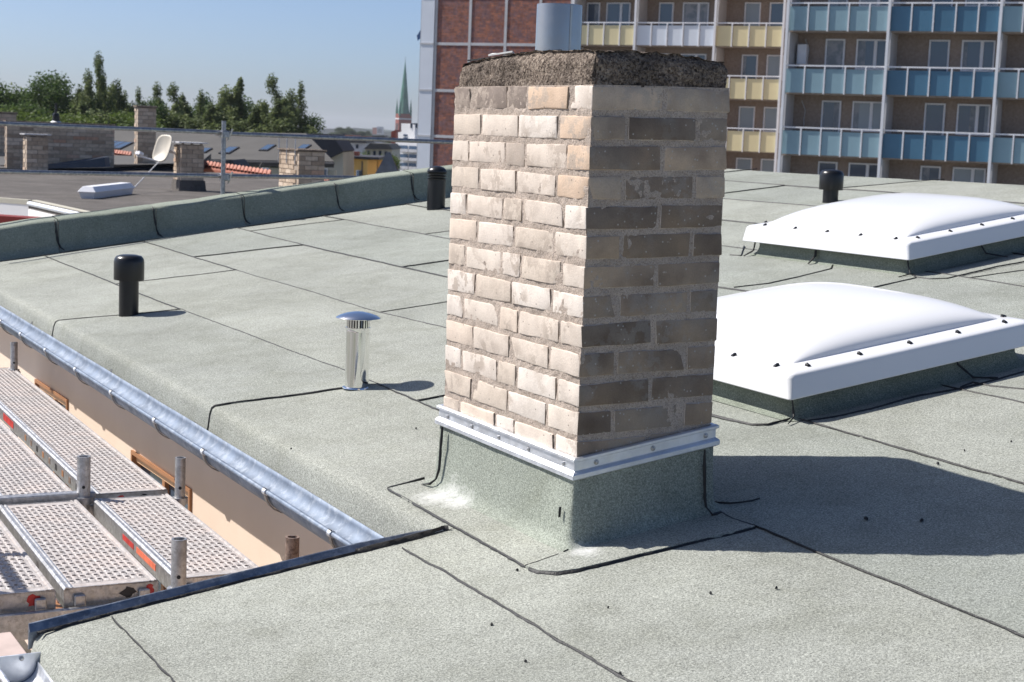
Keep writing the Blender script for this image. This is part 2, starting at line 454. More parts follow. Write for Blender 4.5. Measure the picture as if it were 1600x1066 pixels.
roof.add([(-1.40, YNEAR, zr(-1.40, YNEAR)-.012), (6.05, YNEAR, zr(6.05, YNEAR)-.012), (6.05, .396, zr(6.05, .396)-.012), (-1.40, .396, zr(-1.40, .396)-.012),
          (-1.36, YNEAR, -.75), (6.05, YNEAR, -.75), (6.05, .396, -.75), (-1.36, .396, -.75)],
         [(0, 1, 2, 3), (0, 4, 5, 1), (1, 5, 6, 2), (2, 6, 7, 3), (3, 7, 4, 0), (4, 7, 6, 5)])
roof = roof.build('roof', 'bitumen'); tag(roof, 'gently pitched flat roof under pale green mineral felt', kind='structure')

def wav(x, y): return .0035*nz(x*1.7, y*1.1, 2) + .0016*nz(x*6, y*5, 8)
def sheet(colsf, y0f, y1f, lift, name='felt_sheet', mat='felt_green', parent=None, step=.14):
    """colsf(t,y)->(x,dz) for t in 0..1; y0f/y1f(x) cross edges"""
    xa, xb = colsf(0, 0)[0], colsf(1, 0)[0]
    ymid0, ymid1 = y0f(.5*(xa+xb)), y1f(.5*(xa+xb))
    nv = max(2, int((ymid1-ymid0)/step)); TS = sheet.ts
    m = MB(); nu = len(TS)
    for j in range(nv+1):
        s = j/nv
        for t in TS:
            y = ymid0 + s*(ymid1-ymid0)
            x, dz = colsf(t, y)
            y = y0f(x) + s*(y1f(x)-y0f(x))
            x, dz = colsf(t, y)
            p = (x, y, zr(x, y) + dz + lift + wav(x, y)*(1 if dz > -.02 else .3))
            m.v.append(p)
    for j in range(nv):
        for i in range(nu-1):
            a = j*nu+i; m.f.append((a, a+1, a+nu+1, a+nu))
    # turned-down rim so that every sheet has thickness
    ring = [i for i in range(nu)] + [j*nu+nu-1 for j in range(1, nv+1)] + [nv*nu+i for i in range(nu-2, -1, -1)] + [j*nu for j in range(nv-1, 0, -1)]
    b = len(m.v)
    for r_ in ring:
        x, y, z = m.v[r_]; m.v.append((x, y, z-.008))
    n = len(ring)
    for k in range(n): m.f.append((ring[k], ring[(k+1) % n], b+(k+1) % n, b+k))
    return m.build(name, mat, parent or roof, smooth=True)
sheet.ts = [0, .15, .35, .5, .65, .85, 1]

def ribbon(pts, w=.011, h=.0035, name='bitumen_seam', parent=None, zoff=.0052, normal=None, dens=.018, jit=.0030):
    """dark bitumen squeezed out along a lap joint"""
    P = [Vector(p) for p in pts]
    out = []
    for a, b in zip(P, P[1:]):
        n = max(1, int((b-a).length/dens))
        out += [a.lerp(b, k/n) for k in range(n)]
    out.append(P[-1])
    m = MB(); N = Vector(normal or (-RSX, -RSY, 1)).normalized()
    L = len(out)
    for k, p in enumerate(out):
        tg = (out[min(L-1, k+1)] - out[max(0, k-1)]).normalized()
        s = tg.cross(N).normalized()
        ww = w*.5*max(.2, 1 + .8*nz(p.x*31+k*.37, p.y*29, p.z*17) + .7*nz(p.x*83, p.y*79, k*.9) + .5*nz(p.x*9, p.y*11+k*.05, 4))
        ww *= .35 if k in (0, L-1) else 1
        q = p + s*jit*nz(p.x*23, p.y*27, p.z*11+3) + N*zoff
        for off, hh in ((-ww, -.004), (-ww*.55, h*.8), (ww*.3, h), (ww, -.004)):
            m.v.append(tuple(q + s*off + N*hh))
    for k in range(L-1):
        for i in range(3):
            a = k*4+i; m.f.append((a, a+1, a+5, a+4))
    return m.build(name, 'bitumen', parent or roof, smooth='all')
def roofpts(xy): return [(x, y, zr(x, y)+wav(x, y)) for x, y in xy]

# cross laps of each strip: list of (y at left edge, y at right edge)
CROSS = {
    0: [(5.29, 4.94), (2.55, 2.36), (-1.9, -2.05)],
    1: [(6.27, 6.08), (1.95, 1.85), (-2.6, -2.7)],
    2: [(6.98, 6.755), (3.9, 3.8), (-1.2, -1.3)],
    3: [(7.91, 7.785), (5.2, 5.1), (1.1, 1.0)],
    4: [(6.4, 6.3), (-.6, -.7)],
    5: [(7.2, 7.1), (2.15, 2.0)],
    6: [(6.9, 6.8), (3.4, 3.3)],
    7: [(6.2, 6.1), (1.9, 1.8)],
    8: [(7.45, 7.15), (5.55, 5.2), (2.5, 2.3)],
}
def eave_cols(t, y):
    # rounded drip fold above the gutter; last column is the first seam
    prof = [(-.240, -.124), (-.235, -.085), (-.229, -.036), (-.221, -.009), (-.209, -.0008), (-.172, 0.), (-.05, 0), (.1, 0), (.25, 0)]
    T = sheet.ts
    k = T.index(t)
    if k == len(T)-1: return sx(0, y), 0
    x, dz = prof[k]
    return x + .004*nz(y*2.2, k*.2, 3), dz + (.006*nz(y*6, 1, 2) if k == 0 else 0)
def wob(k): return lambda x: .012*nz(x*4.1, k*5.7, 1) + .005*nz(x*17, k*2.2, 6)
def strip(k, colsf, xa, xb, y_lo, y_hi, lifts=(.0, .0035)):
    cuts = sorted(CROSS.get(k, []))
    edges = [(y_lo, y_lo)] + [c for c in cuts if y_lo+.2 < c[0] < y_hi-.2] + [(y_hi, y_hi)]
    fns = []
    for j, (ya, yb) in enumerate(edges):
        w = wob(k*10+j) if 0 < j < len(edges)-1 else (lambda x: 0)
        fns.append(lambda x, ya=ya, yb=yb, w=w: ya + (yb-ya)*(x-xa)/(xb-xa) + w(x))
    for j in range(len(edges)-1):
        sheet(colsf, fns[j], fns[j+1], lifts[(j+k) % 2])
    return fns[1:-1]
CR = {}
sheet.ts = [0, .12, .24, .36, .48, .6, .7, .8, .9, 1]
CR[0] = strip(0, eave_cols, -.26, .45, .40, YPAR+.05)
sheet.ts = [0, .15, .35, .5, .65, .85, 1]
for k in range(1, 9):
    if k < 8: cf = lambda t, y, k=k: (sx(k-1, y) + t*(sx(k, y)-sx(k-1, y)), 0)
    else: cf = lambda t, y: (sx(7, y) + t*(ridge_x(y)-sx(7, y)), -.9*max(0, t-.9)**2*10)
    CR[k] = strip(k, cf, lerp_tab(SEAM[k-1], 3), lerp_tab(SEAM[k], 3) if k < 8 else 6.4, YNEAR, YPAR+.05)
# near part of the roof that reaches further out to the left
NS1 = lambda y: -.375 + .02*nz(y*1.1, 3, 3) + .006*nz(y*8, 1, 4)
NS2 = lambda y: -1.222 + .008*nz(y*1.5, 9, 3) + .004*nz(y*9, 2, 4)
EDGE = lambda y: -1.40 + (.378-y)*-.04 + .006*nz(y*6, 4, 4)
sheet(lambda t, y: (NS1(y) + t*(sx(0, y)-NS1(y)), 0), lambda x: YNEAR, lambda x: .397, 0.)
sheet(lambda t, y: (NS2(y) + t*(NS1(y)-NS2(y)), 0), lambda x: YNEAR, lambda x: .397, .0015)
sheet.ts = [0, .1, .25, .45, .7, 1]
def edge_cols(t, y):
    k = sheet.ts.index(t)
    if k == 0: return EDGE(y)-.035, -.075
    if k == 1: return EDGE(y)-.022, -.022
    if k == 2: return EDGE(y)+.005, -.004
    return EDGE(y)+.005 + (t-.25)/.75*(NS2(y)-EDGE(y)-.005), 0
sheet(edge_cols, lambda x: YNEAR, lambda x: .397, 0.)
sheet.ts = [0, .15, .35, .5, .65, .85, 1]

# bitumen along the long laps
for k in range(8):
    ys = [YNEAR + 1.6 + i*.05 for i in range(int((YPAR-YNEAR-1.6)/.05))]
    w = .0055 if k < 2 else .0075
    if k >= 5: w = .012
    ribbon(roofpts([(sx(k, y), y) for y in ys]), w, dens=.02, h=.0016 if k < 2 else .003)
ribbon(roofpts([(NS1(y), y) for y in [.33-.03*i for i in range(100)]]), .0065, h=.002)
ribbon(roofpts([(NS2(y), y) for y in [.36-.03*i for i in range(100)]]), .004, h=.0015)
# bitumen along the cross laps
for k, fl in CR.items():
    for fn in fl:
        if k == 0:
            a, b = -.17, .45
            xs = [a + (b-a)*i/14 for i in range(15)]
            xs = [x for x in xs if x < sx(0, fn(x))]
            pts = roofpts([(x, fn(x)) for x in xs])
            y = fn(-.17)
            fold = [(x + .004*nz(y*2.2, q*.2, 3), fn(x), zr(x, y) + dz) for q, (x, dz) in enumerate([(-.240, -.124), (-.235, -.085), (-.229, -.036), (-.221, -.009), (-.209, -.0008)])]
            ribbon(fold + pts, .008, h=.004, normal=(-.5, 0, 1))
        else:
            y = fn(lerp_tab(SEAM[k-1], 3))
            a = sx(k-1, y); b = sx(k, y) if k < 8 else ridge_x(y)
            pts = roofpts([(a+(b-a)*i/16, fn(a+(b-a)*i/16)) for i in range(17)])
            ribbon(pts, .010 if k > 2 else .0075, h=.003)
for k, (xa, xb) in enumerate(((-1.4, .5), (.5, 2.0), (2.0, 3.6), (3.6, 5.1), (5.1, 6.5))):  # unseen sheets added behind the camera to bounce light onto the chimney
    m = MB(); y0, y1 = -18., YNEAR-.004
    m.hull8([(xa+.004, y0, zr(xa, y0)-.01), (xb-.004, y0, zr(xb, y0)-.01), (xb-.004, y1, zr(xb, y1)-.01), (xa+.004, y1, zr(xa, y1)-.01)],
            [(xa+.004, y0, zr(xa, y0)), (xb-.004, y0, zr(xb, y0)), (xb-.004, y1, zr(xb, y1)), (xa+.004, y1, zr(xa, y1))])
    m.build('felt_sheet', 'felt_green', roof)
# crumbs and splashes of bitumen lying on the felt
for (px, py, s) in [(768, 978, .010), (821, 1036, .007), (969, 1055, .008), (1213, 921, .007), (1580, 692, .006), (1507, 706, .005), (1353, 812, .012), (1440, 815, .013), (1465, 726, .008), (1110, 929, .007), (808, 893, .007), (950, 952, .004), (455, 703, .006), (650, 671, .006)]:
    p = rp(px, py); m = MB()
    s *= .55
    m.lathe([(s*1.3, -.001), (s, .004), (s*.4, .006)], 7)
    o = m.build('bitumen_crumb', 'bitumen', smooth=True)
    o.location = (p.x, p.y, p.z+.003); o.rotation_euler = (0, -.14, random.random()*3); o.scale = (1, random.uniform(.4, .9), 1)
    adopt(o, roof)

# ------------------------------------------------------------------ the brick chimney
LX, LY, PITCHC, BH, SH = .466, .846, .0833, .0655, .028
chim = thing('brick_chimney', 'weathered pale brick chimney with rough concrete cap and steel flue in the foreground', 'chimney', (0, 0, zr(0, 0)))
core = MB()
# mortar core as a fine skin so that the joints are uneven
def core_face(m, org, du, dv, nrm, nu, nv):
    b = len(m.v)
    for j in range(nv+1):
        for i in range(nu+1):
            p = Vector(org) + Vector(du)*(i/nu) + Vector(dv)*(j/nv)
            p += Vector(nrm)*(.0034*nz(p.x*58, p.y*58, p.z*58) + .0018*nz(p.x*14, p.y*14, p.z*14+4))
            p.z += SH*p.x
            m.v.append(tuple(p))
    for j in range(nv):
        for i in range(nu):
            a = b + j*(nu+1)+i; m.f.append((a, a+1, a+nu+2, a+nu+1))
IN = .0024
zb, zt = -.36, .985
core_face(core, (IN, LY-IN, zb), (0, -(LY-2*IN), 0), (0, 0, zt-zb), (-1, 0, 0), 110, 170)
core_face(core, (IN, IN, zb), (LX-2*IN, 0, 0), (0, 0, zt-zb), (0, -1, 0), 64, 170)
core_face(core, (LX-IN, IN, zb), (0, LY-2*IN, 0), (0, 0, zt-zb), (1, 0, 0), 20, 30)
core_face(core, (LX-IN, LY-IN, zb), (-(LX-2*IN), 0, 0), (0, 0, zt-zb), (0, 1, 0), 12, 30)
core.build('mortar_core', 'mortar', chim, smooth='all')

ODD = [(0, .236, 0, .118), (.249, LX, 0, .118), (0, .236, .736, LY), (.249, LX, .736, LY)]
for a, b in ((.131, .359), (.372, .482), (.495, .723)):
    ODD += [(0, .11, a, b), (LX-.11, LX, a, b)]
EVEN = [(0, .112, 0, .17), (.125, .353, 0, .11), (.366, LX, 0, .17), (.125, .353, .736, LY)]
for a, b in ((.183, .408), (.421, .646)):
    EVEN += [(0, .11, a, b), (LX-.11, LX, a, b)]
EVEN += [(0, .112, .659, LY), (.366, LX, .659, LY)]
def brick_mesh(wx, wy, wz, seed):
    """bevelled, chipped block; the faces towards -Y carry the darker brown skin"""
    rnd = random.Random(seed)
    bm = bmesh.new(); bmesh.ops.create_cube(bm, size=1)
    for v in bm.verts:
        v.co = Vector((v.co.x*wx, v.co.y*wy, v.co.z*wz))
        v.co += Vector([rnd.uniform(-.0016, .0016) for _ in range(3)])
    bmesh.ops.subdivide_edges(bm, edges=[e for e in bm.edges if e.calc_length() > .09], cuts=4, use_grid_fill=True)
    bmesh.ops.bevel(bm, geom=[e for e in bm.edges if len(e.link_faces) == 2 and e.calc_face_angle(0) > .8], offset=rnd.uniform(.003, .0055), segments=2, affect='EDGES', profile=.6)
    for v in bm.verts:
        p = v.co + Vector((seed*1.7, seed*.9, 0))
        v.co += Vector((nz(p.x*52, p.y*52, p.z*52), nz(p.x*52+9, p.y*52, p.z*52), nz(p.x*52, p.y*52+9, p.z*52)))*.0027
    if rnd.random() < .35:        # a knocked-off corner
        c = Vector((rnd.choice((-1, 1))*wx/2, rnd.choice((-1, 1))*wy/2, rnd.choice((-1, 1))*wz/2))
        for v in bm.verts:
            dd = (v.co-c).length
            if dd < .022: v.co = v.co.lerp(Vector((0, 0, 0)), .10*(1-dd/.022)+.03)
    me = bpy.data.meshes.new('brick')
    bm.normal_update()
    for f in bm.faces:
        f.smooth = True
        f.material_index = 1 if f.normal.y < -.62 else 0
    bm.to_mesh(me); bm.free(); me.set_sharp_from_angle(angle=math.radians(50))
    me.materials.append(MATS['brick_pale']); me.materials.append(MATS['brick_brown'])
    return me
rb = random.Random(41)
PALE = [(.63, .545, .465), (.665, .585, .51), (.645, .56, .48), (.69, .62, .55), (.60, .515, .43), (.655, .575, .495)]
for c in range(1, 15):
    z0 = (12-c)*PITCHC
    for i, (xa, xb, ya, yb) in enumerate(ODD if c % 2 else EVEN):
        sd = c*40+i
        me = brick_mesh(xb-xa, yb-ya, BH + rb.uniform(-.003, .002), sd)
        col = rb.choice(PALE)
        if rb.random() < .13: col = (.66, .555, .46)
        if c == 1 and xa == 0 and ya > .3: col = (.24, .195, .165)
        elif c == 1 and xa == 0 and ya > .12: col = (.60, .45, .33)
        elif c in (2, 3, 4) and xa == 0 and ya == 0: col = (.62, .47, .35)
        elif c == 3 and abs(ya-.372) < .01: col = (.42, .355, .30)
        x = (xa+xb)/2 + rb.uniform(-.0012, .0012) + (-.0008 if xa == 0 else 0)
        y = (ya+yb)/2 + rb.uniform(-.0012, .0012) - (.0008 if ya == 0 else 0)
        z = z0 + BH/2 + SH*x + rb.uniform(-.0012, .0012)
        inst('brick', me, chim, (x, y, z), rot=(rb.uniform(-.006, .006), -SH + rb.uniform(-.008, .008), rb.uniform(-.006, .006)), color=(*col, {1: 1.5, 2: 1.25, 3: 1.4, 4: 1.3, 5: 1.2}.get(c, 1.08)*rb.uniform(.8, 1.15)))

# rough concrete cap
bm = bmesh.new()
nx, ny, nzz = 50, 84, 14
cx0, cx1, cy0, cy1 = .006, LX-.002, .006, LY-.012
def cap_top(u, v): return 1.078 - .014*max(0, (v-.45)/.55)**1.5 - .009*max(0, (u-.4)/.6)**2 + .006*math.sin(u*3+v*4)
m = MB()
def capP(u, v, w):
    x = cx0 + u*(cx1-cx0); y = cy0 + v*(cy1-cy0)
    zb_ = .982 + SH*x*.6
    z = zb_ + w*(cap_top(u, v)-zb_)
    return Vector((x, y, z))
idx = {}
def capv(i, j, k):
    key = (i, j, k)
    if key not in idx:
        u, v, w = i/nx, j/ny, k/nzz
        p = capP(u, v, w)
        # rounded shoulders
        e = Vector((0, 0, 0))
        if k > nzz-6:
            r = .020*((k-(nzz-6))/6)**2
            e.x += r*(1 if i == 0 else -1 if i == nx else 0); e.y += r*(1 if j == 0 else -1 if j == ny else 0)
        out = Vector((-1 if i == 0 else 1 if i == nx else 0, -1 if j == 0 else 1 if j == ny else 0, 1 if k == nzz else 0))
        if (i in (0, nx)) and (j in (0, ny)): e += Vector((-out.x, -out.y, 0))*.009
        n1 = .0055*nz(p.x*26, p.y*26, p.z*26) + .0042*nz(p.x*70, p.y*70, p.z*70) + .0026*nz(p.x*150, p.y*150, p.z*150)
        p += e + out*n1
        idx[key] = len(m.v); m.v.append(tuple(p))
    return idx[key]
for i in range(nx):
    for j in range(ny):
        m.f.append((capv(i, j, nzz), capv(i+1, j, nzz), capv(i+1, j+1, nzz), capv(i, j+1, nzz)))
for k in range(nzz):
    for i in range(nx):
        m.f.append((capv(i, 0, k), capv(i+1, 0, k), capv(i+1, 0, k+1), capv(i, 0, k+1)))
        m.f.append((capv(i+1, ny, k), capv(i, ny, k), capv(i, ny, k+1), capv(i+1, ny, k+1)))
    for j in range(ny):
        m.f.append((capv(0, j+1, k), capv(0, j, k), capv(0, j, k+1), capv(0, j+1, k+1)))
        m.f.append((capv(nx, j, k), capv(nx, j+1, k), capv(nx, j+1, k+1), capv(nx, j, k+1)))
m.build('concrete_cap', 'cap_concrete', chim, smooth='all')
# stainless flue
fl = MB(); FX, FY = .206, .550
ZF = atD(875, 7, 4.98).z
fl.lathe([(.071, 1.03), (.071, ZF-.004), (.0705, ZF), (.068, ZF), (.0675, ZF-.004), (.0675, 1.05)], 48, FX, FY, cap0=False, cap1=False)
flo = fl.build('flue_pipe', 'flue_steel', chim, smooth=True)
MB().lathe([(.0745, 1.05), (.0745, 1.085), (.0712, 1.088)], 48, FX, FY, False, False).build('collar', 'flue_steel', flo, smooth=True)
sm = MB(); sm.box(FX-.0035, FX+.0035, FY-.0735, FY-.069, 1.088, ZF-.003); sm.build('weld_seam', 'flue_steel', flo, bevel=.001)
# torn felt scraps on the cap
for (a, b, c_, d_, mt, dz) in [((.02, .80), (.09, .50), (.13, .46), (.06, .80), 'bitumen', .004), ((.02, .66), (.05, .56), (.062, .565), (.035, .66), 'felt_scrap_pale', .008), ((.06, .53), (.13, .40), (.16, .44), (.10, .56), 'bitumen', .008)]:
    s_ = MB(); q = [(x, y, cap_top(x/LX, y/LY)+dz+.006*(k % 2)) for k, (x, y) in enumerate((a, b, c_, d_))]
    s_.hull8(q, [(x, y, z+.005) for x, y, z in q]); s_.build('felt_scrap', mt, chim)

# zinc clamp strip with screws
def strip_z(x, y): return -.064 + .148*x + .012*y
PROF = [(.000, .003), (.010, .004), (.015, .001), (.015, -.006), (.008, -.010), (.008, -.034), (.015, -.040), (.018, -.044), (.018, -.056), (.010, -.061), (.002, -.059)]
o_ = .006
def strip_side(p0, p1, nrm, scr):
    m = MB(); P0, P1, N = Vector(p0), Vector(p1), Vector(nrm)
    tg = (P1-P0).normalized()
    n = len(PROF)
    for P_, e in ((P0, -1), (P1, 1)):
        for off, dz in PROF:
            q = P_ + N*off + tg*e*off*.98      # mitred corners
            m.v.append((q.x, q.y, strip_z(q.x, q.y)+dz))
    for k in range(n): m.f.append((k, (k+1) % n, n+(k+1) % n, n+k))
    m.f += [tuple(range(n-1, -1, -1)), tuple(range(n, 2*n))]
    st = m.build('clamp_strip', 'zinc', chim)
    for s in scr:
        q = P0.lerp(P1, s) + N*.008; q.z = strip_z(q.x, q.y)-.022
        h = MB(q, tg, Vector((0, 0, 1)), N)
        h.lathe([(.0085, 0), (.0085, .001), (.0055, .0015), (.0055, .0045), (.003, .006)], 10)
        so = h.build('screw', 'galvanised', st, smooth=True)
e_ = .002
strip_side((-e_, LY+e_, 0), (-e_, -e_, 0), (-1, 0, 0), (.07, .27, .48, .70, .94))
strip_side((-e_, -e_, 0), (LX+e_, -e_, 0), (0, -1, 0), (.135, .545, .94))
strip_side((LX+e_, -e_, 0), (LX+e_, LY+e_, 0), (1, 0, 0), (.1, .5, .9))
strip_side((LX+e_, LY+e_, 0), (-e_, LY+e_, 0), (0, 1, 0), (.15, .5, .85))

# felt flashing that coves onto the roof
def ringpts(off, nside=14, rad=.0):
    x0, x1, y0, y1 = -off, LX+off, -off, LY+off
    r = min(rad, .2); pts = []
    def corner(cx, cy, a0):
        for k in range(5):
            a = a0 + k*math.pi/8
            pts.append((cx + r*math.cos(a), cy + r*math.sin(a)))
    def side(ax, ay, bx, by):
        for k in range(1, nside): pts.append((ax+(bx-ax)*k/nside, ay+(by-ay)*k/nside))
    corner(x0+r, y0+r, math.pi); side(x0+r, y0, x1-r, y0)
    corner(x1-r, y0+r, 1.5*math.pi); side(x1, y0+r, x1, y1-r)
    corner(x1-r, y1-r, 0); side(x1-r, y1, x0+r, y1)
    corner(x0+r, y1-r, .5*math.pi); side(x0, y1-r, x0, y0+r)
    return pts
m = MB(); rows = []
for off, f, h, rad in [(.008, 1, -.05, .006), (.012, .66, .02, .012), (.016, .33, .05, .018), (.020, 0, .045, .022), (.025, 0, .024, .026), (.036, 0, .012, .03), (.050, 0, .0075, .04), (.066, 0, .0055, .05)]:
    row = []
    for (x, y) in ringpts(off, rad=rad):
        zs = strip_z(x, y) - .05; zg = zr(x, y) + wav(x, y)
        z = zs if f == 1 else zg + h + f*(zs-zg-.05)
        d_ = .004*nz(x*7, y*7, z*9) if f else .0015*nz(x*9, y*9, 3)
        row.append((x + d_, y + d_, z))
    rows.append(row)
n = len(rows[0])
for r_ in rows: m.v += r_
for j in range(len(rows)-1):
    for k in range(n): m.f.append((j*n+k, j*n+(k+1) % n, (j+1)*n+(k+1) % n, (j+1)*n+k))
flash = m.build('felt_flashing', 'felt_mid', chim, smooth='all')
# apron sheets lying on the roof round the chimney
def apron(poly, lift, mat='felt_apron'):
    m = MB(); n = len(poly)
    cxm = sum(p[0] for p in poly)/n; cym = sum(p[1] for p in poly)/n
    ring = []
    for k in range(n):
        (x0, y0), (x1, y1) = poly[k], poly[(k+1) % n]
        s = max(1, int(math.hypot(x1-x0, y1-y0)/.04))
        for q in range(s):
            x = x0+(x1-x0)*q/s; y = y0+(y1-y0)*q/s
            ring.append((x+.004*nz(x*9, y*9, 1), y+.004*nz(x*9, y*9, 6)))
    N = len(ring)
    for s in (1, .8, .5):
        for x, y in ring:
            X = cxm+(x-cxm)*s; Y = cym+(y-cym)*s
            m.v.append((X, Y, zr(X, Y)+wav(X, Y)+lift))
    for x, y in ring: m.v.append((x, y, zr(x, y)+wav(x, y)-.004))
    for j in range(2):
        for k in range(N): m.f.append((j*N+k, j*N+(k+1) % N, (j+1)*N+(k+1) % N, (j+1)*N+k))
    m.f.append(tuple(2*N+k for k in range(N)))
    for k in range(N): m.f.append((k, 3*N+k, 3*N+(k+1) % N, (k+1) % N))
    return m.build('felt_apron', mat, chim, smooth=True)
LEFTAP = [(-.165, .905), (-.168, .62), (-.175, .35), (-.183, .02), (-.186, -.06), (-.17, -.135), (-.135, -.168), (-.02, -.06), (.06, .1), (.06, .905)]
apron(LEFTAP, .0072)
FRONTAP = [(-.186, -.062), (-.180, -.12), (-.146, -.165), (-.09, -.186), (.0, -.190), (.105, -.192), (.31, -.204), (.483, -.216), (.52, -.10), (.50, .08), (.10, .10), (-.03, -.028)]
apron(FRONTAP, .0095)
ribbon(roofpts([(-.02, .925), (-.09, .915), (-.165, .905)]), .008, h=.004, zoff=.006)
ribbon(roofpts([(-.165, .905), (-.168, .62), (-.175, .35), (-.183, .02), (-.186, -.062)]), .006, h=.003)
ribbon(roofpts([(-.178, -.06), (-.186, -.085), (-.180, -.12), (-.146, -.165), (-.09, -.186), (.0, -.190), (.105, -.192)]), .011, h=.004, zoff=.004)
ribbon(roofpts([(.105, -.192), (.2, -.199), (.31, -.204), (.483, -.216)]), .007, h=.003, zoff=.004)
ribbon(roofpts([(.485, -.215), (.475, -.12), (.487, -.03)]), .010, h=.006, zoff=.005)
ribbon(roofpts([(-.186, -.062), (-.12, -.052), (-.07, -.044)]), .007, h=.004, zoff=.007)
ribbon(roofpts([(-.05, -.04), (-.03, -.032)]), .012, h=.004, zoff=.009)
# upright lap lines on the flashing
def flash_line(pts, w, nrm): ribbon(pts, w, h=.003, name='bitumen_seam', parent=chim, zoff=.0035, normal=nrm, dens=.012, jit=.004)
yl = .800
flash_line([(-.0225-.006*s, yl+.002*s, (strip_z(0, yl)-.06)*(1-s) + (zr(0, yl)+.062)*s) for s in (0, .25, .5, .75, 1)] + [(-.036, yl+.004, zr(-.03, yl)+.033), (-.055, yl+.015, zr(-.05, yl)+.016), (-.06, yl+.06, zr(-.06, yl)+.012)], .008, (-1, 0, 0))
xl = .430
flash_line([(xl+.004*s, -.0225-.006*s, (strip_z(xl, 0)-.06)*(1-s) + (zr(xl, 0)+.062)*s) for s in (0, .25, .5, .75, 1)] + [(xl+.004, -.036, zr(xl, 0)+.033), (xl+.012, -.06, zr(xl, -.06)+.013), (xl+.05, -.05, zr(xl+.04, -.06)+.014)], .008, (0, -1, 0))
flash_line([(-.0235, .030, zr(0, 0)+.115), (-.0245, .031, zr(0, 0)+.10), (-.025, .030, zr(0, 0)+.085)], .005, (-1, 0, 0))
ribbon(roofpts([(.53, .07), (.545, .045), (.565, .02), (.595, .002), (.63, -.006), (.66, -.004)]), .0055, h=.003, zoff=.002)

# ------------------------------------------------------------------ skylight domes
def skylight(loc, rz, S, label, curb_in=.06, H=.102, low=.088):
    root = thing('skylight_dome', label, 'skylight', (loc[0], loc[1], zr(*loc)), 'white dome skylights on the felt roof')
    th = math.atan(RSX)
    Rm = Matrix.Rotation(-th, 3, 'Y') @ Matrix.Rotation(math.atan(RSY), 3, 'X') @ Matrix.Rotation(rz, 3, 'Z')
    ex, ey, ez = (Rm.col[k].copy() for k in range(3))
    ex *= .945                      # the units are a little shorter across the slope
    O = Vector((loc[0], loc[1], zr(*loc)))
    fr = lambda: MB(O, ex, ey, ez)
    # felt-covered curb, coved at its foot
    m = fr(); rings = []
    for ins, z in [(curb_in-.05, .003), (curb_in-.03, .007), (curb_in-.010, .022), (curb_in, .05), (curb_in+.004, .15)]:
        r = .05; a, b = ins, S-ins; pts = []
        for cxk, cyk, a0 in ((a+r, a+r, math.pi), (b-r, a+r, 1.5*math.pi), (b-r, b-r, 0), (a+r, b-r, .5*math.pi)):
            for k in range(6):
                an = a0+k*math.pi/10; pts.append((cxk+r*math.cos(an), cyk+r*math.sin(an), z))
        rings.append(pts)
    n = len(rings[0])
    for r_ in rings: m.add(r_, [])
    for j in range(len(rings)-1):
        for k in range(n): m.f.append((j*n+k, j*n+(k+1) % n, (j+1)*n+(k+1) % n, (j+1)*n+k))
    m.f.append(tuple((len(rings)-1)*n+k for k in range(n)))
    curb = m.build('curb', 'felt_deep', root, smooth='all')
    # acrylic shell: skirt, rim and cushion-shaped dome as one moulded piece
    m = fr(); R_ = []
    def sq(ins, z, r):
        a, b = ins, S-ins; pts = []
        for cxk, cyk, a0 in ((a+r, a+r, math.pi), (b-r, a+r, 1.5*math.pi), (b-r, b-r, 0), (a+r, b-r, .5*math.pi)):
            for k in range(5):
                an = a0+k*math.pi/8; pts.append((cxk+r*math.cos(an), cyk+r*math.sin(an), z))
        return pts
    prof = [(.012, low+.004, .012), (.0, low, .014), (.001, low+.004, .016), (.016, low+.070, .022), (.0195, low+.080, .026), (.026, low+.086, .03), (.06, low+.092, .03), (.124, low+.0955, .03)]
    for ins, z, r in prof: R_.append(sq(ins, z, r))
    n = len(R_[0])
    for r_ in R_: m.add(r_, [])
    for j in range(len(R_)-1):
        for k in range(n): m.f.append((j*n+k, j*n+(k+1) % n, (j+1)*n+(k+1) % n, (j+1)*n+k))
    G = 60; a, b = .118, S-.118; base = len(m.v); zb0 = low+.0945
    pts = []
    for j in range(G+1):
        for i in range(G+1):
            u = -math.cos(math.pi*i/G)*.5*1 if False else (i/G*2-1); v = j/G*2-1
            # denser towards the rim
            uu = math.copysign(1-(1-abs(u))**1.5, u); vv = math.copysign(1-(1-abs(v))**1.5, v)
            hh = H*((1-abs(uu)**3.2)*(1-abs(vv)**3.2))**.5
            pts.append(((a+b)/2+uu*(b-a)/2, (a+b)/2+vv*(b-a)/2, zb0+hh))
    m.add(pts, [(j*(G+1)+i, j*(G+1)+i+1, (j+1)*(G+1)+i+1, (j+1)*(G+1)+i) for j in range(G) for i in range(G)])
    m.build('dome_shell', 'acrylic_white', root, smooth='all')
    # black screw caps along the rim
    for side in range(4):
        for k in range(5):
            s = S*(.11+.195*k)
            x, y, a_ = [(s, .062, 0), (S-.062, s, math.pi/2), (s, S-.062, math.pi), (.062, s, -math.pi/2)][side]
            c = fr(); c.O = c.P(x, y, low+.0915)
            e1 = ex*math.cos(a_)+ey*math.sin(a_); e2 = ez.cross(e1); c.ex, c.ey, c.ez = e1, e2, ez
            c.add([(-.009, -.012, 0), (.009, -.012, 0), (.009, .011, 0), (-.009, .011, 0), (-.006, -.008, .006), (.006, -.008, .006), (.006, .009, .012), (-.006, .009, .012)],
                  [(3, 2, 1, 0), (4, 5, 6, 7), (0, 1, 5, 4), (1, 2, 6, 5), (2, 3, 7, 6), (3, 0, 4, 7)])
            c.build('screw_cap', 'plastic_black', root, bevel=.002)
    return root, fr
d1, fr1 = skylight((1.255, .60), 0., 1.31, 'large white dome skylight nearest the brick chimney')
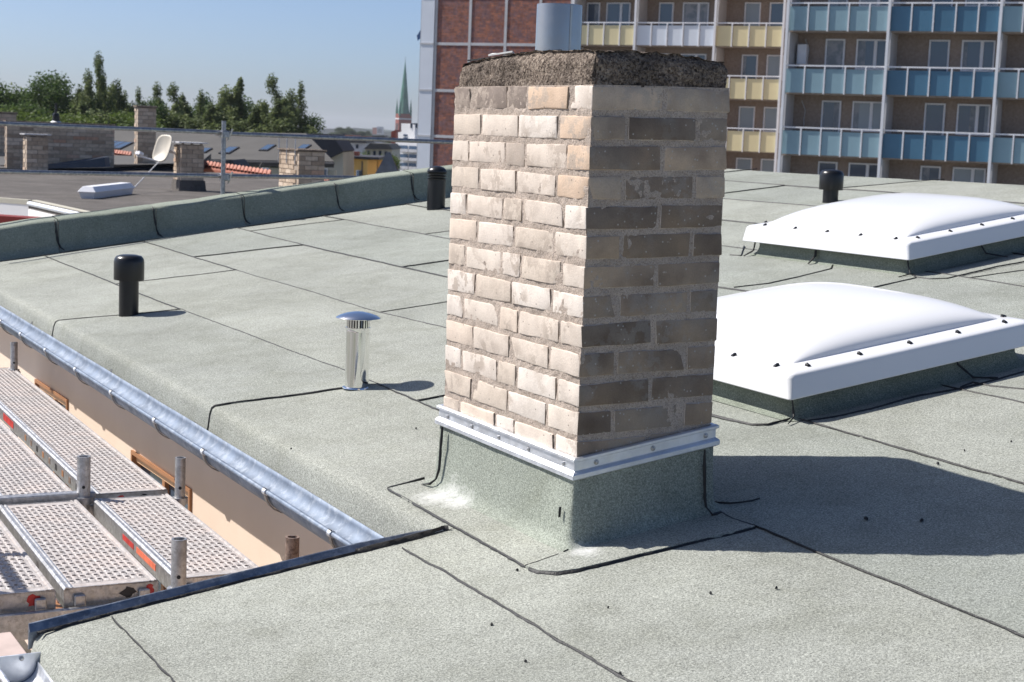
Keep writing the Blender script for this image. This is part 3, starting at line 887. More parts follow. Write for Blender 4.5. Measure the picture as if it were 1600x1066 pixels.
d2, fr2 = skylight((3.45, 2.42), math.radians(3.6), 1.31, 'white dome skylight farther up the roof beside a black vent')
# laps of the curb felt running out onto the roof
def w(fr, pts): return [tuple(fr().P(*p)) for p in pts]
ribbon(w(fr1, [(.055, .055, .10), (.045, .04, .05), (.03, .02, .02), (-.02, -.01, .006)]), .006, h=.002, normal=(-1, -1, 1), parent=d1)
ribbon(w(fr1, [(.88, .055, .09), (.89, .05, .06), (.92, .0, .012), (1.0, -.05, .005)]), .007, h=.002, normal=(0, -1, 1), parent=d1)
ribbon(w(fr2, [(.055, .055, .10), (.04, .04, .05), (.02, .01, .012), (-.05, .03, .006)]), .008, h=.002, normal=(-1, -1, 1), parent=d2)
ribbon(w(fr2, [(.055, .74, .09), (.04, .735, .04), (-.03, .72, .006)]), .014, h=.002, normal=(-1, 0, 1), parent=d2)
ribbon(w(fr2, [(.055, 1.24, .09), (.03, 1.24, .03), (-.04, 1.25, .006)]), .014, h=.002, normal=(-1, 0, 1), parent=d2)
ribbon(w(fr2, [(.62, .055, .09), (.64, .03, .03), (.72, -.05, .006)]), .009, h=.002, normal=(0, -1, 1), parent=d2)
def rpx(L): return [(p.x, p.y, p.z+.002) for p in (rp(*q) for q in L)]
ribbon(rpx([(1262, 660), (1300, 655), (1360, 642), (1430, 622), (1500, 610), (1560, 595), (1600, 583), (1660, 569)]), .0075, h=.003)
ribbon(rpx([(1108, 650), (1140, 658), (1175, 666), (1200, 666), (1235, 657)]), .0075, h=.003)
ribbon(rpx([(1147, 451), (1200, 445), (1250, 434), (1298, 422), (1308, 405)]), .0075, h=.003)
ribbon(rpx([(1365, 451), (1432, 436)]), .0075, h=.003)
ribbon(rpx([(1418, 426), (1432, 435), (1452, 438), (1480, 437), (1510, 430), (1560, 418), (1600, 411), (1660, 398)]), .0075, h=.003)
ribbon(rpx([(1140, 400), (1158, 401), (1163, 385)]), .0075, h=.003)
ribbon(rpx([(1500, 608), (1520, 600), (1550, 606), (1610, 612)]), .0075, h=.003)

# ------------------------------------------------------------------ roof vents
def vent(name, label, px, kind, sink=0.):
    p = rp(*px); root = thing(name, label, 'vent pipe', p)
    k = (p-CAM).dot(_d)/FPX
    if kind == 'cap':      # plain pipe under a wider round cap
        k = 9.08/FPX; r, R2 = 15.2*k, 23.4*k
        p = p - Vector((0, 0, sink))
        MB(p).lathe([(r*1.02, -.05), (r, .0), (r*.99, 80*k)], 32).build('pipe', 'plastic_black', root, smooth=True)
        MB(p).lathe([(r*.9, 58*k), (R2*.99, 56*k), (R2, 57*k), (R2*1.0, 84*k), (R2*.95, 89*k), (R2*.82, 93*k), (R2*.5, 95*k), (.001, 95.6*k)], 36).build('cap', 'plastic_black', root, smooth=True)
    elif kind == 'louvre':
        r = 14.3*k
        MB(p).lathe([(r*1.02, -.05), (r, 0), (r*.98, 46*k)], 32).build('pipe', 'plastic_black', root, smooth=True)
        for q in range(3):
            z = (46+q*4.2)*k
            MB(p).lathe([(r*.85, z), (r*1.06, z+.3*k), (r*1.08, z+1.6*k), (r*.9, z+2.9*k)], 32).build('louvre_ring', 'plastic_black', root, smooth=True)
        MB(p).lathe([(r*.8, 46*k), (r*.8, 60*k)], 24).build('neck', 'plastic_black', root, smooth=True)
        MB(p).lathe([(r*.8, 56*k), (r*1.08, 57.5*k), (r*1.1, 58.5*k), (r*1.0, 62*k), (r*.7, 65.5*k), (r*.35, 67*k), (.001, 67.5*k)], 32).build('cap', 'plastic_black', root, smooth=True)
    else:
        r = 18.6*k; R2 = 35*k
        MB(p).lathe([(r, .0), (r, 94*k)], 48, cap0=False, cap1=False).build('pipe', 'steel_bright', root, smooth=True)
        MB(p).lathe([(r*1.22, .0), (r*1.2, .004), (r*1.0, .007)], 48, cap1=False).build('flange', 'steel_bright', root, smooth=True)
        MB(p).lathe([(r*1.0, 88*k), (r*1.012, 88.2*k), (r*1.012, 93*k), (r*1.05, 94*k), (r*1.05, 95.5*k), (r*.98, 96*k)], 48, cap0=False, cap1=False).build('collar', 'steel_bright', root, smooth=True)
        MB(p).lathe([(r*.86, 60*k), (r*.86, 112*k)], 24, cap0=False).build('core', 'shaft_dark', root, smooth=True)
        for q in range(26):
            a = 2*math.pi*q/26
            f_ = MB(p + Vector((math.cos(a), math.sin(a), 0))*r*.965, (math.cos(a), math.sin(a), 0), (-math.sin(a), math.cos(a), 0))
            f_.box(-.0012, .0012, -.0034, .0034, 95*k, 110*k); f_.build('fin', 'steel_bright', root)
        MB(p).lathe([(r*.98, 109*k), (r*1.0, 110*k), (R2*.99, 109.6*k), (R2, 110.3*k), (R2*.985, 111.2*k), (R2*.8, 114.6*k), (R2*.5, 118*k), (R2*.2, 119.8*k), (.001, 120.2*k)], 56).build('cap', 'steel_bright', root, smooth=True)
    return root
vent('vent_pipe', 'black capped vent pipe near the gutter', (201, 493), 'cap')
vent('vent_pipe', 'black vent pipe with louvred dome top before the parapet', (681, 327), 'louvre')
vent('vent_pipe', 'black capped vent pipe behind the farther skylight', (1297, 316), 'cap', .115)
vent('vent_pipe', 'shiny steel vent pipe with flat round cap left of the chimney', (557, 606), 'steel')

# ------------------------------------------------------------------ parapet at the far gable
par = thing('parapet', 'low felt-covered parapet along the far edge of the roof', 'parapet', (2, YPAR, zr(2, YPAR)))
par_x = [-.27] + [rp(px, py).x for px, py in ((97, 396), (247, 373), (387, 354), (527, 332), (648, 316))] + [4.75, 5.5, 6.35]
PH = .235
def par_prof(x): # (dy, dz)
    return [(-.10, .004), (-.05, .010), (-.018, .03), (0, .065), (.018, PH-.02), (.03, PH-.004), (.055, PH), (.22, PH+.012), (.245, PH), (.25, PH-.2)]
for k, (a, b) in enumerate(zip(par_x, par_x[1:])):
    m = MB(); n = 8; pr = par_prof(0); q = len(pr)
    for i in range(n+1):
        x = a + (b-a)*i/n
        for j, (dy, dz) in enumerate(pr):
            h = .016*nz(x*1.1, 0, 3) + .006*nz(x*4, j*.3, 7)
            lift = .003*(k % 2)
            m.v.append((x + (.004 if i == 0 else 0), YPAR+dy+(-.0025 if k % 2 else 0) + .004*nz(x*2.3, j, 1), zr(x, YPAR)+dz+(h if j > 3 else 0)+lift))
    for i in range(n):
        for j in range(q-1):
            c_ = i*q+j; m.f.append((c_, c_+q, c_+q+1, c_+1))
    m.build('felt_sheet', 'felt_deep', par, smooth='all')
    if 0 < k:
        x = a
        pts = [(x+.035, YPAR-.055, zr(x, YPAR)+.013), (x+.012, YPAR-.022, zr(x, YPAR)+.032), (x, YPAR-.004, zr(x, YPAR)+.065), (x-.012, YPAR+.012, zr(x, YPAR)+.15), (x-.018, YPAR+.018, zr(x, YPAR)+PH-.02), (x-.02, YPAR+.05, zr(x, YPAR)+PH+.004)]
        ribbon(pts, .012, h=.004, parent=par, normal=(0, -1, .2), dens=.02, jit=.003)
mbk = MB(); mbk.hull8([(-.26, YPAR+.03, zr(0, YPAR)-1.2), (6.3, YPAR+.03, zr(0, YPAR)-1.2), (6.3, YPAR+.24, zr(0, YPAR)-1.2), (-.26, YPAR+.24, zr(0, YPAR)-1.2)],
                      [(-.26, YPAR+.03, zr(-.26, YPAR)+PH-.03), (6.3, YPAR+.03, zr(6.3, YPAR)+PH-.03), (6.3, YPAR+.24, zr(6.3, YPAR)+PH-.03), (-.26, YPAR+.24, zr(-.26, YPAR)+PH-.03)])
mbk.build('masonry', 'render_beige', par)

# ------------------------------------------------------------------ eave: gutter, wall, windows
def gz(y): return -.452 + .0165*y              # front rim height
gut = thing('gutter', 'galvanised half-round gutter along the eave beside the scaffold', 'gutter', (-.33, 3, gz(3)))
m = MB(); NS = 24; prof_n = 13; XC, RG = -.322, .080
ys = [.405 + (8.6-.405)*i/NS for i in range(NS+1)]
for y in ys:
    for k in range(prof_n):
        a = math.pi*(k/(prof_n-1))
        m.v.append((XC - RG*math.cos(a), y, gz(y) - RG*math.sin(a)*.9 + -.012*k/(prof_n-1) + .0015*nz(y*3, k*.4, 2)))
for i in range(NS):
    for k in range(prof_n-1):
        c_ = i*prof_n+k; m.f.append((c_, c_+1, c_+prof_n+1, c_+prof_n))
tr = m.build('trough', 'zinc_gutter', gut, smooth='all')
sol = tr.modifiers.new('solid', 'SOLIDIFY'); sol.thickness = .003
bead = MB(); 
for a, b in zip(ys, ys[1:]): bead.tube((XC-RG-.004, a, gz(a)+.002), (XC-RG-.004, b, gz(b)+.002), .009, n=10, caps=False)
bead.build('bead', 'zinc_gutter', gut, smooth='all')
# eave sheet that leads the water into the gutter
m = MB()
for y in ys:
    for x, dz in ((-.20, -.075), (-.226, -.112), (-.238, -.130), (-.248, -.165)): m.v.append((x + .004*nz(y*5, x*9, 1), y, zr(-.2, y)+dz))
for i in range(NS):
    for k in range(3):
        c_ = i*4+k; m.f.append((c_, c_+1, c_+5, c_+4))
m.build('eave_sheet', 'zinc_gutter', gut, smooth=True)
for k, (px, py) in enumerate([(4, 500), (35, 518), (74, 543), (121, 572), (177, 610), (245, 652), (321, 704), (418, 772), (520, 842)]):
    q = atX(px, py, XC-RG); y = q.y
    if y < .45: continue
    br = MB(); N_ = 12
    for i in range(N_+1):
        a = -.15 + (math.pi+.1)*i/N_
        for dy in (-.011, .011):
            for rr in (RG+.008, RG+.013):
                br.v.append((XC - rr*math.cos(a), y+dy, gz(y) - rr*math.sin(a)*.92 + .004))
    for i in range(N_):
        a = i*4
        br.f += [(a, a+1, a+5, a+4), (a+2, a+6, a+7, a+3), (a+1, a+3, a+7, a+5), (a, a+4, a+6, a+2)]
    br.f += [(0, 2, 3, 1), (N_*4, N_*4+1, N_*4+3, N_*4+2)]
    b_ = br.build('bracket', 'bracket_steel', gut)
    cl = MB(); cl.tube((XC-RG-.006, y-.012, gz(y)+.002), (XC-RG-.006, y+.012, gz(y)+.002), .0125, n=10); cl.build('clip', 'zinc', b_, smooth=True)

XW = -.165
hw = thing('house_wall', 'smooth beige rendered wall under the gutter', 'wall', (XW, 4, -3))
WIN = []
for (a, b) in (((57, 592), (106, 628)), ((208, 703), (298, 765))):
    p, q = atX(*a, XW), atX(*b, XW); WIN.append((q.y-.02, p.y+.0, p.z))
WIN.append((WIN[0][1]+1.6, WIN[0][1]+2.4, WIN[0][2]))
zt_ = -.478; zb_ = -14.; segs = []
ycur = .40
m = MB()
for (ya, yb, ztop) in sorted(WIN):
    m.box(XW, XW+.3, ycur, ya, zb_, zt_)
    m.box(XW, XW+.3, ya, yb, ztop, zt_)
    m.box(XW, XW+.3, ya, yb, zb_, ztop-1.3)
    ycur = yb
m.box(XW, XW+.3, ycur, 9.0, zb_, zt_)
m.build('wall', 'render_beige', hw)
m = MB(); m.box(-.222, XW+.1, .41, 8.6, -.50, -.482); m.build('soffit_board', 'render_beige', hw)
for (ya, yb, ztop) in sorted(WIN):
    f_ = MB(); z0 = ztop-1.3
    f_.box(XW-.012, XW+.05, ya, yb, ztop-.018, ztop+.0); f_.box(XW-.012, XW+.05, ya, ya+.02, z0, ztop-.018); f_.box(XW-.012, XW+.05, yb-.02, yb, z0, ztop-.018)
    f_.box(XW-.012, XW+.05, ya+.02, yb-.02, z0, z0+.02)
    wo = f_.build('window', 'frame_wood', hw)
    k_ = MB(); k_.box(XW+.01, XW+.06, ya+.021, yb-.021, ztop-.055, ztop-.0185); k_.build('casement', 'frame_light', wo)
    g_ = MB(); g_.box(XW+.035, XW+.045, ya+.021, yb-.021, z0+.021, ztop-.056); g_.build('pane', 'window_glass', wo)
    s_ = MB(); mid = (ya+yb)/2; s_.box(XW+.012, XW+.034, mid-.02, mid+.02, z0+.05, ztop-.056); s_.build('mullion', 'frame_wood', wo)
# wall below the verge, the end of the recess
vw = MB(); vw.box(-1.38, XW, .30, .392, -14, zr(-1.38, .39)-.03)
tag(vw.build('return_wall', 'render_beige'), 'beige end wall under the dark metal verge', 'wall')
# dark metal verge trim
vt = thing('verge_trim', 'dark grey metal trim along the stepped roof edge', 'roof trim', (-.8, .40, zr(-.8, .4)))
def vz(x): return zr(x, .4)
m = MB(); XS = [-1.435, -1.1, -.8, -.5, -.30, -.215]
pr = [(-.016, .001), (-.003, .021), (.0, .0225), (.003, .021), (.006, -.05), (.001, -.05), (-.001, .002)]
for x in XS:
    s = 1 if x < -.35 else max(.25, (-.215-x)/.135)
    for dy, dz in pr: m.v.append((x, .405+dy + .003*nz(x*5, dy*40, 1), vz(x)+dz*s+.003))
q = len(pr)
for i in range(len(XS)-1):
    for j in range(q): m.f.append((i*q+j, (i+1)*q+j, (i+1)*q+(j+1) % q, i*q+(j+1) % q))
m.f += [tuple(range(q)), tuple((len(XS)-1)*q+j for j in range(q-1, -1, -1))]
m.build('trim', 'zinc_dark', vt)
ribbon(roofpts([(-.50, .388), (-.40, .386), (-.30, .392), (-.235, .397), (-.205, .40)]), .022, h=.012, zoff=.004, parent=vt)
ribbon(roofpts([(-.215, .405), (-.195, .395)]), .03, h=.012, zoff=.004, parent=vt)
ribbon(roofpts([(-1.42, .372), (-1.2, .378), (-.9, .382), (-.5, .386)]), .008, h=.004, parent=vt)
# short half-round gutter end at the lower left
sg = thing('gutter_end', 'shiny zinc gutter end with screwed flange at the lower left corner', 'gutter', (-1.5, .2, -.6))
m = MB(); GC = Vector((-1.487, 0, -.572)); R3 = .054
for y in (.30, .1, -.2, -.6, -1.0):
    for k in range(15):
        a = math.pi*k/14; m.v.append((GC.x - R3*math.cos(a), y, GC.z - R3*math.sin(a)))
for i in range(4):
    for k in range(14):
        c_ = i*15+k; m.f.append((c_, c_+1, c_+16, c_+15))
t_ = m.build('trough', 'zinc', sg, smooth='all'); s_ = t_.modifiers.new('solid', 'SOLIDIFY'); s_.thickness = .003
m = MB(); pl = [(GC.x - (R3+.012)*math.cos(math.pi*k/16), GC.z - (R3+.012)*math.sin(math.pi*k/16)) for k in range(17)]
pl = [(-1.60, GC.z+.0)] + pl + [(-1.40, GC.z), (-1.40, GC.z+.022), (-1.60, GC.z+.022)]
m.extrude(pl, .302, .308); pe = m.build('end_plate', 'zinc', sg)
m = MB(); sp_ = [(GC.x - (R3-.002)*math.cos(math.pi*k/16), .296, GC.z - (R3-.002)*math.sin(math.pi*k/16)) for k in range(17)]
for a_, b_ in zip(sp_, sp_[1:]): m.tube(a_, b_, .0035, n=6, caps=False)
m.build('solder_seam', 'zinc_dark', pe, smooth='all')
m = MB((-1.475, .301, GC.z+.012), (1, 0, 0), (0, 0, 1), (0, -1, 0)); m.lathe([(.006, 0), (.006, .003), (.003, .005)], 10); m.build('screw', 'galvanised', pe, smooth=True)
m = MB(); m.tube((GC.x-R3-.003, .30, GC.z+.004), (GC.x-R3-.003, -1.0, GC.z+.004), .008, n=10); m.build('bead', 'zinc', sg, smooth=True)
m = MB()
for y in (.31, .0, -.5, -1.0):
    for x, z in ((-1.405, -.575), (-1.432, -.590), (-1.446, -.625)): m.v.append((x - .02*(.3-y)*.8, y, z))
for i in range(3):
    for k in range(2): c_ = i*3+k; m.f.append((c_, c_+1, c_+4, c_+3))
m.build('eave_sheet', 'zinc', sg, smooth=True)

# ------------------------------------------------------------------ scaffold at the eave
SA = math.radians(-1.9); SO = Vector((-.45, 2.36, -.63))
SEX = Vector((math.cos(SA), math.sin(SA), 0)); SEY = Vector((-math.sin(SA), math.cos(SA), 0))
def sframe(dz=0.): return MB(SO + Vector((0, 0, dz)), SEX, SEY, Vector((0, 0, 1)))
def perforated(x0, x1, y0, y1, z, cols, pitch):
    m = sframe(); rows = int((y1-y0)/pitch); py = (y1-y0)/rows; px = (x1-x0)/cols
    H8 = [(math.cos(math.pi/4*k+math.pi/8), math.sin(math.pi/4*k+math.pi/8)) for k in range(8)]
    for r_ in range(rows):
        for c in range(cols):
            cx = x0+(c+.5)*px; cy = y0+(r_+.5)*py
            oy = py*.22 if c % 2 else -py*.22
            # squarish cell border of eight points, hole of eight points
            B = [(px/2, py*.21), (px*.21, py/2), (-px*.21, py/2), (-px/2, py*.21), (-px/2, -py*.21), (-px*.21, -py/2), (px*.21, -py/2), (px/2, -py*.21)]
            hx, hy = px*.39, py*.20
            pts = [(cx+a, cy+b, z) for a, b in B] + [(cx+a*hx, cy+b*hy+oy*.55, z+.0035) for a, b in H8] + [(cx+a*hx*.93, cy+b*hy*.93+oy*.55, z-.004) for a, b in H8]
            h8 = list(range(8))
            fs = [(k, (k+1) % 8, 8+(k+1) % 8, 8+k) for k in h8] + [(8+k, 8+(k+1) % 8, 16+(k+1) % 8, 16+k) for k in h8]
            # fill the four cell corners
            b0 = len(pts)
            pts += [(cx+px/2, cy+py/2, z), (cx-px/2, cy+py/2, z), (cx-px/2, cy-py/2, z), (cx+px/2, cy-py/2, z)]
            fs += [(0, b0, 1), (2, b0+1, 3), (4, b0+2, 5), (6, b0+3, 7)]
            m.add(pts, fs)
    return m
def plank(label, x0, x1, y0, y1, z=0., cols=11, pitch=.05, marks=(), open_end=True):
    c = sframe().P((x0+x1)/2, y0, z)
    root = thing('scaffold_plank', label, 'scaffold plank', c, 'perforated steel scaffold planks')
    e = .028
    perforated(x0+e, x1-e, y0+.05, y1-.05, z, cols, pitch).build('perforated_deck', 'deck_steel', root)
    for ya, yb in ((y0, y0+.05), (y1-.05, y1)):
        f_ = sframe(z); f_.box(x0+e, x1-e, ya, yb, -.003, -.0005); f_.build('end_sheet', 'deck_steel', root)
    for s, xx in ((1, x0), (-1, x1)):
        r_ = sframe(z)
        pr = [(0, -.062), (0, -.004), (.006, .004), (.014, .004), (.017, -.001), (.021, -.001), (.024, .003), (.030, .003), (.030, -.003), (.004, -.006), (.004, -.058), (.020, -.058), (.020, -.062)]
        r_.extrude([(xx + s*a, b) for a, b in pr], y0, y1); r_.build('side_rail', 'galvanised' if s > 0 else 'deck_steel', root)
    for ye, s in ((y0, 1), (y1, -1)):
        r_ = sframe(z); r_.box(x0+.004, x1-.004, min(ye, ye+s*.006), max(ye, ye+s*.006), -.066, .0015)
        en = r_.build('end_channel', 'galvanised', root)
        for q in (.16, .84):
            h_ = sframe(z); hx = x0+(x1-x0)*q; yy = ye - s*.016
            h_.box(hx-.018, hx+.018, min(ye, yy), max(ye, yy), -.058, -.020); h_.build('hook', 'galvanised', en, bevel=.004)
    for (face, a, b, w_, h_, mt) in marks:
        k = sframe(z)
        if face == 'end':
            n = 7; pts = []
            rr = random.Random(int(a*1000)); 
            ring = [(a+w_*(.5+.5*math.cos(2*math.pi*i/14)*rr.uniform(.5, 1.15)), b+h_*(.5+.5*math.sin(2*math.pi*i/14)*rr.uniform(.7, 1.15))) for i in range(14)]
            k.add([(x, y0-.0012, zz) for x, zz in ring], [tuple(range(14))])
        else:
            k.box(x0-.0015, x0-.0003, a, a+w_, b, b+h_)
        k.build('paint_mark', mt, root)
    return root
plank('long steel scaffold plank next to the wall in the far bay', -.30, 0, .03, 3.45, marks=[('end', -.215, -.050, .06, .04, 'paint_red'), ('end', -.125, -.050, .055, .04, 'paint_black')] + [('side', .30+.14*i, -.045, .035, .026, ['paint_black', 'galv_rust', 'frame_wood'][i % 3]) for i in range(9)] + [('side', 1.75, -.048, .28, .034, 'paint_red')])
plank('long steel scaffold plank in the far bay, away from the wall', -.66, -.36, .03, 3.45)
plank('long steel scaffold plank at the left edge of the far bay', -1.0, -.70, .03, 3.45)
plank('short steel scaffold plank next to the wall in the near bay', -.318, -.018, -1.25, -.055, marks=[('end', -.13, -.050, .055, .036, 'paint_red'), ('end', -.07, -.05, .03, .036, 'paint_black'), ('side', -1.0, -.040, .26, .022, 'paint_orange'), ('side', -.70, -.040, .16, .020, 'paint_red')])
plank('paint-spattered short steel plank in the middle of the near bay', -.675, -.375, -1.25, -.055, marks=[('end', -.50, -.050, .055, .04, 'paint_black'), ('end', -.425, -.050, .042, .042, 'paint_red')])
plank('short steel scaffold plank at the left of the near bay', -1.0, -.70, -1.25, -.055, marks=[('end', -.80, -.050, .07, .042, 'paint_red')])
sf = thing('scaffold_tower', 'galvanised scaffold uprights and cross beams holding the steel planks', 'scaffold', (-.8, 2.2, -14))
def upright(px, py, label=None, r=.025, mat='galvanised', top=.165):
    q = onpl(px, py, SO.z + top)
    m = MB(); m.tube((q.x, q.y, -14), (q.x, q.y, q.z), r, n=20, hollow=(r*.72, .12)); u = m.build('upright', mat, sf, smooth=True)
    v = (CAM - q).normalized(); v.z = 0
    h_ = MB(q + v.normalized()*r*.98 - Vector((0, 0, .118)), Vector((v.y, -v.x, 0)), Vector((0, 0, 1)), v.normalized())
    h_.lathe([(.0065, .0), (.0065, .0012)], 12); h_.build('pin_hole', 'shaft_dark', u)
    c = MB(); c.tube((q.x, q.y, SO.z-.02), (q.x, q.y, SO.z+.006), r*1.5, n=16); c.build('collar', mat, u, smooth=True)
    return q
upright(131, 713, r=.0262); upright(282, 715, r=.0205); upright(457, 839, r=.0225, mat='galv_rust', top=.17); upright(280, 842, r=.0245); upright(22, 535, r=.021)
for y, lab in ((-.01, 1), (-1.32, 2), (3.52, 3)):
    b = sframe(); b.box(-1.4, -.2, y+.03, y+.05, -.140, -.054) if y < -.5 else b.box(-1.4, .05, y-.02, y+.02, -.10, -.03)
    b.build('cross_beam', 'galvanised', sf, bevel=.004)
b = sframe(); b.box(-1.4, -.30, -.028, .024, -.012, .022); b.build('toe_beam', 'galvanised', sf, bevel=.004)
for yy in (-.7, 2.4):
    g_ = sframe(); g_.tube((-1.42, yy, -13), (-1.42, yy, 1.0), .02, n=12); g_.build('upright', 'galvanised', sf, smooth=True)
for zz in (.45, .9):
    g_ = sframe(); g_.tube((-1.42, -.8, zz), (-1.42, 2.5, zz), .02, n=12); g_.build('guard_tube', 'galvanised', sf, smooth=True)
g_ = sframe(); g_.tube((-2.0, .12, .52), (-1.18, .12, .52), .022, n=12); g_.build('guard_tube', 'galvanised', sf, smooth=True)
g_ = sframe(); g_.tube((-2.0, -.12, .75), (-1.25, -.28, .80), .022, n=12); g_.build('guard_tube', 'galvanised', sf, smooth=True)
for x0 in (-.30, -.66, -1.0):  # dark backing added under the planks so their holes look dark
    lo = sframe(-1.55); lo.box(x0, x0+.30, -1.25, 3.4, -.05, 0); lo.build('hole_backing', 'bark', sf)
# pinkish board lying lower down beyond the roof corner
m = MB(); m.box(-2.1, -1.36, .43, .98, -.73, -.70)
tag(m.build('ply_board', 'board_pink', bevel=.003), 'pinkish board lying below the corner of the roof', 'board')

# ------------------------------------------------------------------ guard rail beyond the parapet
gr = thing('guard_rail', 'scaffold tube guard rail with one upright behind the parapet', 'guard rail', (1.2, 8.74, -1))
YG = 8.74
def atY(x, y, Y):
    q = ray(x, y); return CAM + q*((Y-CAM.y)/q.y)
R4 = .0178
pa, pb = atY(-160, 187, YG), atY(352, 207.5, YG); pc = atY(735, 223.5, YG+.02)
m = MB(); m.tube(pa, pb, R4, n=14); m.build('rail', 'rail_tube', gr, smooth=True)
m = MB(); m.tube(atY(335, 208.5, YG+.045), pc, R4, n=14); m.build('rail', 'rail_tube', gr, smooth=True)
pa, pb = atY(-160, 265, YG), atY(352, 275.5, YG); pc = atY(700, 280, YG+.02)
m = MB(); m.tube(pa, pb, R4, n=14); m.build('rail', 'rail_tube', gr, smooth=True)
m = MB(); m.tube(atY(335, 275, YG+.045), pc, R4, n=14); m.build('rail', 'rail_tube', gr, smooth=True)
pt = atY(350, 189, YG-.045); pbm = Vector((pt.x, pt.y, -1.2))
m = MB(); m.tube(pbm, pt, R4*1.05, n=14, hollow=(R4*.8, .1)); m.build('post', 'rail_tube', gr, smooth=True)
for y in (210, 277):
    q = atY(351, y, YG-.02)
    m = MB(q); m.box(-.032, .032, -.045, .05, -.03, .03); c_ = m.build('clamp', 'rail_tube', gr, bevel=.008, seg=2)
    m = MB(q); m.tube((.02, -.03, -.05), (.045, -.055, .045), .008, n=8); m.build('bolt', 'galvanised', c_, smooth=True)

# ------------------------------------------------------------------ neighbouring felt roof with chimneys
ZN = CAM.z - 1.25
def nb(px, py): return onpl(px, py, ZN)
bR = [nb(-260, 291), nb(45, 314), nb(150, 337), nb(330, 362), nb(520, 380), nb(496, 300), nb(440, 274), nb(-260, 245)]
m = MB(); n = len(bR)
m.v = [tuple(p) for p in bR] + [(p.x, p.y, p.z-.25) for p in bR]
m.f = [tuple(range(n))] + [(k, (k+1) % n, n+(k+1) % n, n+k) for k in range(n)] + [tuple(range(2*n-1, n-1, -1))]
nroof = m.build('neighbour_roof', 'felt_brown'); tag(nroof, 'dark brown felt roof of the neighbouring house', kind='structure')
nh = thing('neighbour_house', 'pale walls of the neighbouring house below its brown felt roof', 'house', (bR[1].x, bR[1].y, -14))
m = MB()
def wallseg(m, a, b, z0, z1, th=.2):
    a, b = Vector(a), Vector(b); dd = (b-a); dd.z = 0; dd.normalize(); nn = Vector((-dd.y, dd.x, 0))
    if nn.dot(_d) < 0: nn = -nn
    m.add([(a.x, a.y, z0), (b.x, b.y, z0), (b.x+nn.x*th, b.y+nn.y*th, z0), (a.x+nn.x*th, a.y+nn.y*th, z0),
           (a.x, a.y, z1), (b.x, b.y, z1), (b.x+nn.x*th, b.y+nn.y*th, z1), (a.x+nn.x*th, a.y+nn.y*th, z1)],
          [(3, 2, 1, 0), (4, 5, 6, 7), (0, 1, 5, 4), (1, 2, 6, 5), (2, 3, 7, 6), (3, 0, 4, 7)])
back = Vector((.487, .873, 0))*.25
wallseg(m, bR[0]-back*.1, bR[1]-back*.1, -14, ZN-.06); m.build('wall', 'white_wall', nh)
m = MB(); wallseg(m, bR[1]-back*.1, bR[2]-back*.1, -14, ZN-.12); wallseg(m, bR[2]+back, bR[3]+back, -14, ZN-.08); wallseg(m, bR[3]+back, bR[4]+back, -14, ZN-.08); m.build('wall', 'white_wall', nh)
m = MB(); wallseg(m, bR[0]-back*.13, bR[1]-back*.13, ZN-.058, ZN+.015, .1); m.build('eave_board', 'cream_wall', nh)
m = MB(); m.tube(bR[1]+Vector((0, 0, -.04)), bR[2]+Vector((0, 0, -.04)), .035, n=8); gg = m.build('gutter', 'zinc', nh, smooth=True)
m = MB(); wallseg(m, bR[1]+back*.35, bR[2]+back*.35, ZN-.07, ZN+.012, .1); m.build('eave_board', 'cream_wall', nh)
for k in range(6):
    q = bR[1].lerp(bR[2], .2+.14*k); m = MB(); m.tube(q+Vector((0, 0, -.06)), q+back*.9+Vector((0, 0, -.18)), .012, n=6); m.build('bracket', 'shaft_dark', nh)
# deep red wall top in the gap
a, b = atD(-120, 336.5, 17.5), atD(124, 338.5, 16.8)
m = MB(); wallseg(m, a, b, -14, .5*(a.z+b.z), .25)
tag(m.build('red_wall', 'red_wall'), 'dark red wall top seen over the parapet at the far left', 'wall')

# step to a higher roof level with black upstand
def quadbox(pts_front, depth, name, mat, parent=None):
    """front outline given as survey points, extruded away from the viewer"""
    m = MB(); n = len(pts_front); off = Vector((.487, .873, 0))*depth
    m.v = [tuple(p) for p in pts_front] + [tuple(p+off) for p in pts_front]
    m.f = [tuple(range(n-1, -1, -1)), tuple(range(n, 2*n))] + [(k, (k+1) % n, n+(k+1) % n, n+k) for k in range(n)]
    return m.build(name, mat, parent)
ups = thing('roof_upstand', 'black felt upstand across the neighbouring brown roof', 'upstand', atD(160, 268, 42))
quadbox([atD(-200, 270, 38.5), atD(70, 271, 38.5), atD(166, 268.5, 39), atD(262, 266, 40), atD(308, 262, 41), atD(308, 257, 41), atD(262, 255.5, 40), atD(205, 260.5, 39.5), atD(166, 262.5, 39), atD(70, 263.5, 38.5), atD(-200, 262, 38.5)], .5, 'upstand', 'felt_black', ups)
hi = atD(200, 258, 42)
nr2 = MB(); q4 = [atD(-200, 259, 41), atD(310, 256.5, 42.5), atD(330, 240, 60), atD(-200, 233, 60)]
nr2.v = [tuple(p) for p in q4] + [(p.x, p.y, p.z-.3) for p in q4]
nr2.f = [(0, 1, 2, 3), (0, 4, 5, 1), (1, 5, 6, 2), (2, 6, 7, 3), (3, 7, 4, 0), (7, 6, 5, 4)]
tag(nr2.build('upper_roof', 'roof_grey'), 'higher grey felt roof behind the black upstand', kind='structure')
quadbox([atD(64, 264, 38.3), atD(165, 261, 38.7), atD(163, 246, 38.7), atD(158, 245, 38.7), atD(64, 258, 38.3)], .45, 'ridge_flashing', 'slate', ups)

